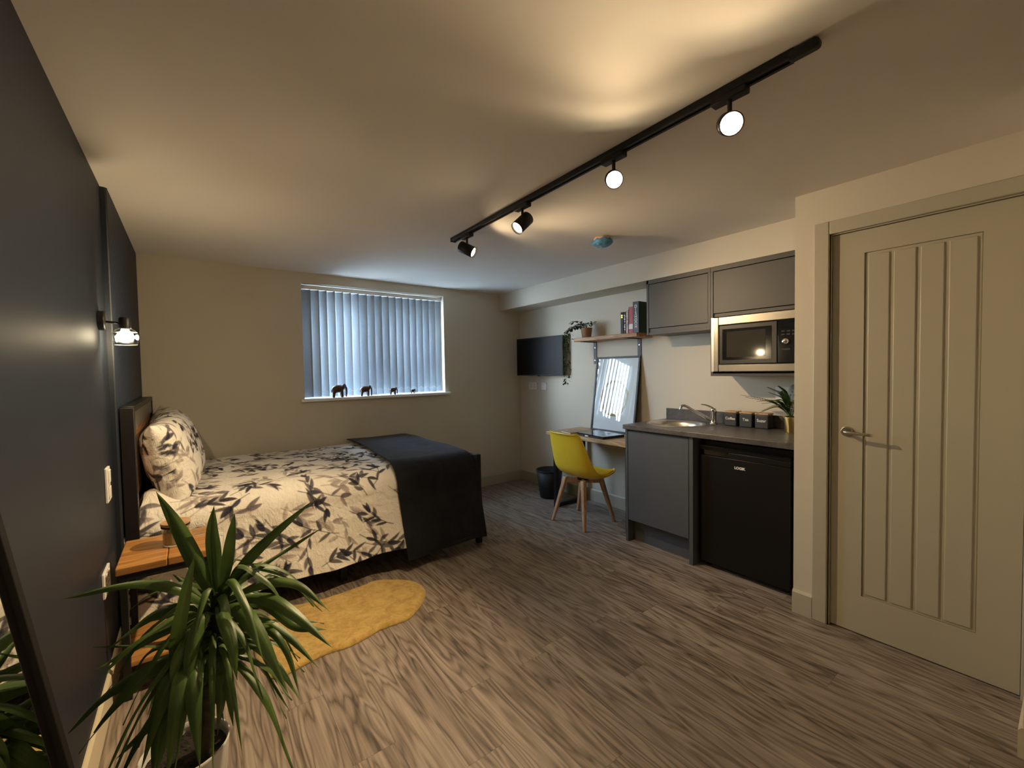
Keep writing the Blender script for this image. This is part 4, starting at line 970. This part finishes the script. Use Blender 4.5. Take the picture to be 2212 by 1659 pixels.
# fern in brass pot
fp = Vector((3.085, 1.120, ZW+0.001))
t = thing('potted_fern', 'green fern in a small brass pot at the right end of the worktop', 'plant', fp)
bm = nb(); lathe(bm, fp, [(0, 0), (0.038, 0), (0.039, 0.002), (0.048, 0.098), (0.0485, 0.101), (0.045, 0.101), (0.044, 0.088), (0, 0.088)], 40); obj('pot', bm, m_brass, t, smooth=True)
bm = nb(); uvl = bm.loops.layers.uv.new('UVMap'); random.seed(8)
base = fp + Vector((0, 0, 0.088))
fr = [((-0.05, 0.30, 0.145), 0.115), ((-0.03, 0.275, 0.13), 0.09), ((0.03, 0.16, 0.20), 0.14), ((-0.06, 0.20, 0.015), 0.07), ((-0.12, 0.06, 0.12), 0.12), ((0.08, 0.10, 0.16), 0.12), ((-0.02, -0.02, 0.22), 0.16), ((-0.10, -0.10, 0.10), 0.12), ((0.07, -0.09, 0.13), 0.12), ((-0.14, 0.12, 0.05), 0.09), ((-0.05, 0.12, 0.17), 0.13), ((0.10, 0.02, 0.10), 0.1), ((0.0, 0.08, 0.21), 0.15), ((-0.02, 0.17, 0.09), 0.1), ((-0.07, 0.13, 0.12), 0.11), ((0.02, 0.22, 0.10), 0.11), ((-0.08, 0.03, 0.18), 0.13)]
for (dx, dy, dz), hh in fr:
    tip = base + Vector((dx, dy, dz)); mid = base + Vector((dx*0.45, dy*0.45, max(hh, dz*0.8)))
    pts = catmull([base, base.lerp(mid, 0.5)+Vector((0, 0, 0.02)), mid, tip], 30)
    tube(bm, pts, lambda k: 0.0016-0.001*k, 5)
    for i in range(5, 30):
        k = i/30; tg = (pts[i]-pts[i-1]).normalized(); sd = tg.cross(Vector((0, 0, 1)))
        if sd.length < 0.05: sd = Vector((1, 0, 0))
        sd.normalize(); L = 0.030*math.sin(PI*min(1, (k-0.1)*1.05))**0.7 + 0.003
        for s in (-1, 1): small_leaf(bm, pts[i], sd*s*1.0+tg*0.55, (0, 0, 1), L, 0.0085)
for v in bm.verts:
    v.co.x = min(v.co.x, XK-0.014)
    v.co.y = max(v.co.y, 0.945)
obj('fronds', bm, m_fern, t, smooth=True)

# fridge
t = thing('fridge', 'black under-counter fridge with small white lettering on its door', 'fridge', (2.97, 1.28, 0))
fx = 2.722
obj('cabinet_body', bxs(((fx+0.045, 0.990, 0.02), (XK-0.03, 1.538, 0.845))), m_blackf, t, bevel=0.004)
obj('door', bxs(((fx, 0.992, 0.035), (fx+0.042, 1.536, 0.752)), ((fx+0.020, 0.992, 0.752), (fx+0.042, 1.536, 0.800)), ((fx, 0.992, 0.788), (fx+0.042, 1.536, 0.812)), ((fx, 0.992, 0.752), (fx+0.020, 1.345, 0.788))), m_blackf, t, bevel=0.003)
obj('handle_recess', bxs(((fx+0.018, 1.35, 0.755), (fx+0.0205, 1.53, 0.787))), m_blackg, t)
obj('top_trim', bxs(((fx-0.001, 0.992, 0.812), (fx+0.042, 1.536, 0.818))), m_blackg, t, bevel=0.001)
for yy in (1.03, 1.50): 
    bm = nb(); cyl(bm, (fx+0.06, yy, 0), (fx+0.06, yy, 0.022), 0.014, n=16); obj('foot', bm, m_black, t)
text_obj('lettering', 'LOGIK', 0.022, m_ink, t, (fx-0.0006, 1.275, 0.700), sp_rot, 0.0003, 1.0, 1.0, 0.0008)

# wall cabinets
CF = 2.950
t = thing('wall_cabinet', 'graphite wall cabinet with one flat door beside the books', 'cabinet', (3.1, 1.85, 1.60))
yA, yB, yC = 2.112, 1.584, 0.935
obj('cornice_panel', bxs(((CF, yB, 2.003), (CF+0.02, yA, 2.0355))), m_graphw, t, bevel=0.001)
obj('side_panel', bxs(((CF, yA-0.018, 1.600), (XK, yA, 2.0355))), m_graphw, t, bevel=0.001)
obj('side_panel', bxs(((CF, yB, 1.600), (XK, yB+0.018, 2.003))), m_graphw, t, bevel=0.001)
obj('carcass', bxs(((CF+0.022, yB+0.018, 1.618), (XK, yA-0.018, 2.0355))), m_dark, t)
obj('bottom_panel', bxs(((CF+0.003, yB+0.018, 1.600), (XK, yA-0.018, 1.618))), m_graphw, t, bevel=0.001)
obj('handle_rail', bxs(((CF+0.010, yB+0.018, 1.618), (CF+0.022, yA-0.018, 1.648))), m_graphw, t)
obj('door', bxs(((CF+0.002, yB+0.020, 1.652), (CF+0.021, yA-0.020, 1.999))), m_graphw, t, bevel=0.0015)
t = thing('microwave_cabinet', 'graphite wall cabinet with a flat flap above and the microwave built in below', 'cabinet', (3.1, 1.26, 1.27))
obj('cornice_panel', bxs(((CF, yC, 2.003), (CF+0.02, yB-0.001, 2.0355))), m_graphw, t, bevel=0.001)
obj('side_panel', bxs(((CF, yB-0.019, 1.272), (XK, yB-0.001, 2.003))), m_graphw, t, bevel=0.001)
obj('side_panel', bxs(((CF, yC, 1.272), (XK, yC+0.018, 2.003))), m_graphw, t, bevel=0.001)
obj('bottom_panel', bxs(((CF, yC+0.018, 1.272), (XK, yB-0.019, 1.290))), m_graphw, t, bevel=0.001)
obj('carcass', bxs(((CF+0.022, yC+0.018, 1.700), (XK, yB-0.019, 2.0355))), m_dark, t)
obj('handle_rail', bxs(((CF+0.010, yC+0.018, 1.684), (CF+0.022, yB-0.019, 1.706))), m_graphw, t)
obj('door', bxs(((CF+0.002, yC+0.020, 1.710), (CF+0.021, yB-0.021, 1.999))), m_graphw, t, bevel=0.0015)
# microwave
t = thing('microwave', 'stainless steel built-in microwave with a black glass door', 'microwave', (3.05, 1.26, 1.295))
mx = 2.932; ya_, yb2 = yB-0.014, 0.975; za_, zb2 = 1.302, 1.678; ga, gb, gc, gd_ = 1.518, 1.02, 1.352, 1.622
obj('trim_frame', bxs(((mx, ga, za_), (CF-0.0005, ya_, zb2)), ((mx, yb2, za_), (CF-0.0005, gb, zb2)), ((mx, gb, za_), (CF-0.0005, ga, gc)), ((mx, gb, gd_), (CF-0.0005, ga, zb2))), m_steel, t, bevel=0.004)
obj('side_flange', bxs(((mx-0.001, ya_-0.020, za_+0.001), (mx+0.0, ya_-0.002, zb2-0.001))), m_sink, t)  # flange in lighter steel: the window's reflection is put into its colour
obj('oven_body', bxs(((mx+0.02, gb, gc), (XK-0.02, ga, gd_))), m_blackm, t)
obj('door', bxs(((mx+0.004, 1.150, gc+0.004), (mx+0.020, ga-0.004, gd_-0.004))), simple('smoked_door_frame', (0.05, 0.045, 0.04), 0.25), t, bevel=0.002)
obj('door_window', bxs(((mx+0.0025, 1.180, gc+0.030), (mx+0.0045, ga-0.026, gd_-0.030))), m_blackg, t)
obj('viewing_glass', bxs(((mx+0.0012, 1.215, gc+0.048), (mx+0.0026, ga-0.056, gd_-0.048))), simple('tinted_viewing_glass', (0.05, 0.045, 0.035), 0.06), t)
obj('control_panel', bxs(((mx+0.004, gb+0.004, gc+0.004), (mx+0.020, 1.146, gd_-0.004))), m_blackg, t, bevel=0.002)
obj('display', bxs(((mx+0.003, 1.04, 1.575), (mx+0.0042, 1.125, 1.602))), simple('display_glass', (0.012, 0.014, 0.016), 0.05), t)
for zz in (1.550, 1.530):
    for yy in (1.115, 1.085, 1.055): obj('button', bxs(((mx+0.002, yy-0.010, zz-0.005), (mx+0.0045, yy+0.010, zz+0.005))), m_blackm, t, bevel=0.001)
bm = nb(); lathe(bm, (mx+0.004, 1.098, 1.487), [(0, 0.018), (0.016, 0.018), (0.0185, 0.015), (0.0195, 0)], 32, (-1, 0, 0)); obj('dial', bm, m_chrome, t, smooth=True)
obj('button', bxs(((mx+0.002, 1.075, 1.432), (mx+0.0045, 1.122, 1.446))), m_blackm, t, bevel=0.001)

# ================================================================== LEANING MIRROR
tlm = math.atan2(0.147, 1.0)
t = thing('leaning_mirror', 'tall black-framed mirror leaning on the navy wall behind the yucca', 'mirror', (-0.1035, 0.80, 0.002))
WMAT[t.name] = Matrix.Translation((-0.1035, 0.80, 0.002)) @ Matrix.Rotation(-tlm, 4, 'Y'); t.rotation_euler = (0, -tlm, 0)
y0, y1, HM = -0.27, 0.265, 1.34
obj('mirror_frame', bxs(((-0.020, y0, 0), (0.012, y0+0.024, HM)), ((-0.020, y1-0.024, 0), (0.012, y1, HM)), ((-0.020, y0+0.024, 0), (0.012, y1-0.024, 0.024)), ((-0.020, y0+0.024, HM-0.024), (0.012, y1-0.024, HM))), simple('matt_black_mirror_frame', (0.006, 0.005, 0.005), 0.7, spec=0.15), t, local=True, bevel=0.002)
tm = NT('silvered_mirror_glass'); tm.P(col=(0.86, 0.87, 0.86), metal=1.0, rough=0.01)
obj('mirror_glass', bxs(((-0.004, y0+0.024, 0.024), (0.002, y1-0.024, HM-0.024))), tm.m, t, local=True)
obj('backing', bxs(((-0.018, y0+0.024, 0.024), (-0.0045, y1-0.024, HM-0.024))), m_black, t, local=True)

# ================================================================== YUCCA
t = thing('potted_yucca', 'tall green yucca with long drooping leaves in a pale pot, nearest the camera', 'plant', (-0.044, 1.492, 0))
pc = (-0.044, 1.492, 0.001)
bm = nb(); lathe(bm, pc, [(0, 0), (0.072, 0), (0.078, 0.006), (0.1035, 0.292), (0.1045, 0.300), (0.1010, 0.3005), (0.098, 0.285), (0.096, 0.25), (0, 0.25)], 64); obj('pot', bm, m_pot, t, smooth=True)
bm = nb()
def fso(u, v):
    r = 0.0955*v; a = 2*PI*u; p = Vector((pc[0]+r*math.cos(a), pc[1]+r*math.sin(a), 0.272)); p.z += 0.008*noise.noise(p*60); return p
grid(bm, fso, 40, 14, True); bmesh.ops.remove_doubles(bm, verts=bm.verts, dist=1e-5); obj('soil', bm, m_soil, t, smooth=True)
bm = nb(); tube(bm, catmull([(-0.005, 1.455, 0.215), (0.004, 1.446, 0.36), (0.016, 1.441, 0.52), (0.034, 1.434, 0.66), (0.043, 1.431, 0.735)], 60), lambda k: (0.020-0.006*k)*(1+0.10*math.sin(k*150)), 14); obj('trunk', bm, m_trunk, t, smooth=True)
LEAVES = [
 ([(0.037,1.435,0.715),(0.003,1.44,0.816),(-0.038,1.438,0.935),(-0.079,1.423,1.043)],(-0.92,-0.23,-0.33),0.047),
 ([(0.042,1.432,0.728),(0.037,1.452,0.815),(0.035,1.457,0.899),(0.042,1.455,0.973)],(-1.0,0.07,-0.0),0.042),
 ([(0.048,1.428,0.729),(0.061,1.408,0.798),(0.074,1.39,0.89),(0.085,1.372,0.965)],(-0.99,0.03,0.17),0.034),
 ([(0.05,1.426,0.72),(0.098,1.43,0.792),(0.18,1.421,0.867),(0.288,1.394,0.956)],(-0.56,0.52,0.65),0.036),
 ([(0.054,1.423,0.723),(0.097,1.43,0.752),(0.191,1.424,0.802),(0.321,1.391,0.871)],(-0.17,0.84,0.51),0.02),
 ([(0.026,1.43,0.698),(-0.029,1.424,0.769),(-0.122,1.446,0.81),(-0.269,1.481,0.801)],(-0.33,-0.72,-0.61),0.036),
 ([(0.006,1.429,0.595),(-0.047,1.357,0.63),(-0.028,1.275,0.801),(-0.004,1.212,0.931)],(-1.0,-0.03,-0.05),0.036),
 ([(0.047,1.427,0.693),(0.078,1.342,0.725),(0.118,1.235,0.683),(0.166,1.145,0.561)],(0.9,0.22,0.37),0.047),
 ([(0.051,1.424,0.703),(0.132,1.34,0.735),(0.196,1.253,0.706),(0.274,1.166,0.622)],(0.7,0.44,0.57),0.042),
 ([(0.053,1.423,0.71),(0.138,1.398,0.742),(0.226,1.356,0.731),(0.302,1.296,0.65)],(0.47,0.64,0.6),0.034),
 ([(0.056,1.42,0.699),(0.15,1.412,0.681),(0.228,1.387,0.595),(0.301,1.344,0.574)],(0.5,0.67,0.55),0.04),
 ([(0.048,1.425,0.671),(0.137,1.308,0.661),(0.179,1.249,0.611),(0.204,1.213,0.492)],(0.87,0.33,0.38),0.022),
 ([(0.05,1.424,0.671),(0.133,1.373,0.651),(0.194,1.326,0.608),(0.261,1.259,0.519)],(0.73,0.53,0.44),0.028),
 ([(0.024,1.431,0.683),(-0.035,1.452,0.716),(-0.109,1.469,0.702),(-0.192,1.467,0.648)],(0.01,-0.66,-0.75),0.028),
 ([(0.02,1.433,0.658),(-0.042,1.443,0.673),(-0.128,1.456,0.646),(-0.214,1.445,0.617)],(0.1,-0.68,-0.73),0.028),
 ([(0.024,1.431,0.671),(-0.005,1.366,0.693),(-0.033,1.311,0.672),(-0.051,1.298,0.641),(-0.058,1.276,0.589)],(0.89,-0.27,-0.38),0.036),
 ([(0.013,1.422,0.57),(-0.079,1.405,0.608),(-0.146,1.38,0.58),(-0.207,1.372,0.51)],(0.34,-0.66,-0.66),0.045),
 ([(0.011,1.424,0.557),(-0.094,1.452,0.571),(-0.188,1.484,0.537),(-0.271,1.493,0.459)],(0.05,-0.78,-0.62),0.042),
 ([(0.015,1.42,0.557),(-0.046,1.319,0.616),(-0.081,1.281,0.576),(-0.116,1.264,0.453)],(0.81,-0.37,-0.46),0.045),
 ([(0.025,1.428,0.614),(0.013,1.362,0.615),(0.023,1.314,0.563),(0.04,1.285,0.465)],(1.0,0.03,0.07),0.036),
 ([(0.028,1.424,0.588),(0.043,1.338,0.602),(0.053,1.291,0.551),(0.058,1.271,0.455)],(0.99,0.07,0.14),0.036),
 ([(0.021,1.429,0.588),(-0.01,1.304,0.631),(-0.017,1.232,0.574),(-0.011,1.185,0.451)],(0.99,-0.07,-0.11),0.045),
 ([(0.015,1.433,0.563),(-0.023,1.302,0.627),(-0.047,1.242,0.572),(-0.071,1.217,0.44)],(0.93,-0.2,-0.31),0.052),
 ([(0.032,1.426,0.69),(0.008,1.345,0.723),(-0.021,1.288,0.656),(-0.036,1.257,0.523)],(0.96,-0.15,-0.24),0.038),
 ([(0.04,1.431,0.665),(0.079,1.388,0.651),(0.125,1.354,0.647),(0.174,1.342,0.65)],(0.51,0.71,0.48),0.024),
 ([(0.039,1.431,0.646),(0.078,1.376,0.638),(0.112,1.338,0.634),(0.153,1.319,0.624)],(0.66,0.61,0.43),0.02),
 ([(0.034,1.434,0.633),(0.066,1.372,0.619),(0.095,1.337,0.618),(0.135,1.307,0.611)],(0.75,0.54,0.39),0.018),
 ([(0.032,1.434,0.601),(0.061,1.375,0.6),(0.096,1.349,0.597),(0.118,1.381,0.574)],(0.56,0.79,0.26),0.03),
 ([(0.024,1.443,0.653),(-0.022,1.49,0.667),(-0.086,1.563,0.657),(-0.14,1.615,0.624)],(-0.52,-0.6,-0.61),0.024),
 ([(0.02,1.445,0.627),(-0.034,1.46,0.627),(-0.103,1.486,0.61),(-0.144,1.502,0.556)],(-0.08,-0.84,-0.54),0.026),
 ([(0.016,1.446,0.589),(-0.039,1.45,0.602),(-0.092,1.466,0.622),(-0.222,1.515,0.647)],(-0.36,-0.85,-0.38),0.016),
 ([(0.048,1.439,0.705),(0.082,1.488,0.693),(0.118,1.55,0.721),(0.114,1.592,0.758)],(-0.9,0.29,0.34),0.03),
 ([(0.05,1.438,0.711),(0.111,1.491,0.675),(0.167,1.55,0.691),(0.221,1.559,0.698)],(-0.4,0.67,0.62),0.028),
 ([(0.041,1.432,0.71),(0.046,1.304,0.728),(0.059,1.23,0.688),(0.067,1.208,0.605)],(0.99,0.05,0.14),0.036),
 ([(0.021,1.429,0.576),(-0.036,1.395,0.531),(-0.105,1.419,0.452),(-0.181,1.447,0.376)],(0.5,-0.66,-0.56),0.036),
 ([(0.031,1.44,0.71),(0.0,1.5,0.708),(-0.026,1.57,0.726),(-0.062,1.649,0.738)],(-0.86,-0.33,-0.39),0.026),
 ([(0.023,1.443,0.646),(-0.008,1.416,0.633),(-0.053,1.424,0.607),(-0.09,1.435,0.508)],(0.63,-0.59,-0.5),0.026),
 ([(0.027,1.423,0.55),(0.032,1.321,0.58),(0.037,1.29,0.535),(0.026,1.294,0.43)],(1.0,-0.02,0.01),0.034),
 ([(0.019,1.429,0.537),(-0.007,1.374,0.542),(-0.081,1.315,0.508),(-0.101,1.287,0.382)],(0.87,-0.28,-0.41),0.045)]

def yleaf(bm, pts, side, W_, seed):
    r = random.Random(seed); n = 34; P_ = catmull(pts, n); s0 = Vector(side).normalized(); uvl = bm.loops.layers.uv['UVMap']
    rows = []; L = sum((P_[i+1]-P_[i]).length for i in range(n)); ph = r.uniform(0, 6); fold = r.uniform(.16, .32); W_ *= 0.86
    for i, p in enumerate(P_):
        k = i/n; tg = (P_[min(n, i+1)]-P_[max(0, i-1)]).normalized(); s = (s0 - tg*s0.dot(tg)).normalized(); nn = s.cross(tg).normalized()
        w_ = W_*(0.42+0.58*math.sin(min(1, k/0.42)*PI/2))*(1-max(0, (k-0.42)/0.58)**1.9) if k < 1 else 0
        tw = 0.12*math.sin(3*k+ph); s = (s*math.cos(tw)+nn*math.sin(tw)).normalized(); nn = s.cross(tg).normalized()
        w_ = max(w_, 0.0006); row = []
        for a in (-1, -0.5, 0, 0.5, 1):
            row.append((p + s*(a*w_/2) + nn*(abs(a)*w_*fold + 0.002*math.sin(k*17+ph+a)), a, k))
        rows.append(row)
    V = [[bm.verts.new(q[0]) for q in r_] for r_ in rows]
    for i in range(n):
        for j in range(4):
            f = bm.faces.new((V[i][j], V[i+1][j], V[i+1][j+1], V[i][j+1]))
            for lp, (ii, jj) in zip(f.loops, ((i, j), (i+1, j), (i+1, j+1), (i, j+1))): lp[uvl].uv = (rows[ii][jj][1]*0.5+seed*1.37, rows[ii][jj][2]+seed*0.7)
bm = nb(); bm.loops.layers.uv.new('UVMap')
for i, (pts, sd, W_) in enumerate(LEAVES): yleaf(bm, pts, sd, W_, i)
random.seed(77)
for i in range(46):   # older, narrower leaves filling the skirt around the stem
    k = random.uniform(0.28, 1.0); h0 = 0.42+0.31*k; bx = 0.006+0.036*((h0-0.3)/0.43); by_ = 1.444-0.013*((h0-0.3)/0.43)
    a = random.uniform(0, 2*PI); L = random.uniform(.16, .30); up = 0.02+0.10*k*random.random(); dr = random.uniform(.05, .30)*(1.25-k)
    ox, oy = math.cos(a), math.sin(a)
    ex = bx+ox*L; 
    if ex < -0.27: L = (bx+0.27)/max(0.05, -ox); 
    P0 = Vector((bx, by_, h0)); P1 = P0+Vector((ox*L*.3, oy*L*.3, up)); P2 = P0+Vector((ox*L*.68, oy*L*.68, up*0.7-dr*.3)); P3_ = P0+Vector((ox*L, oy*L, -dr))
    yleaf(bm, [P0, P1, P2, P3_], (-oy, ox, 0.0), random.uniform(.018, .032), 100+i)
obj('foliage', bm, m_leaf, t, smooth=True)
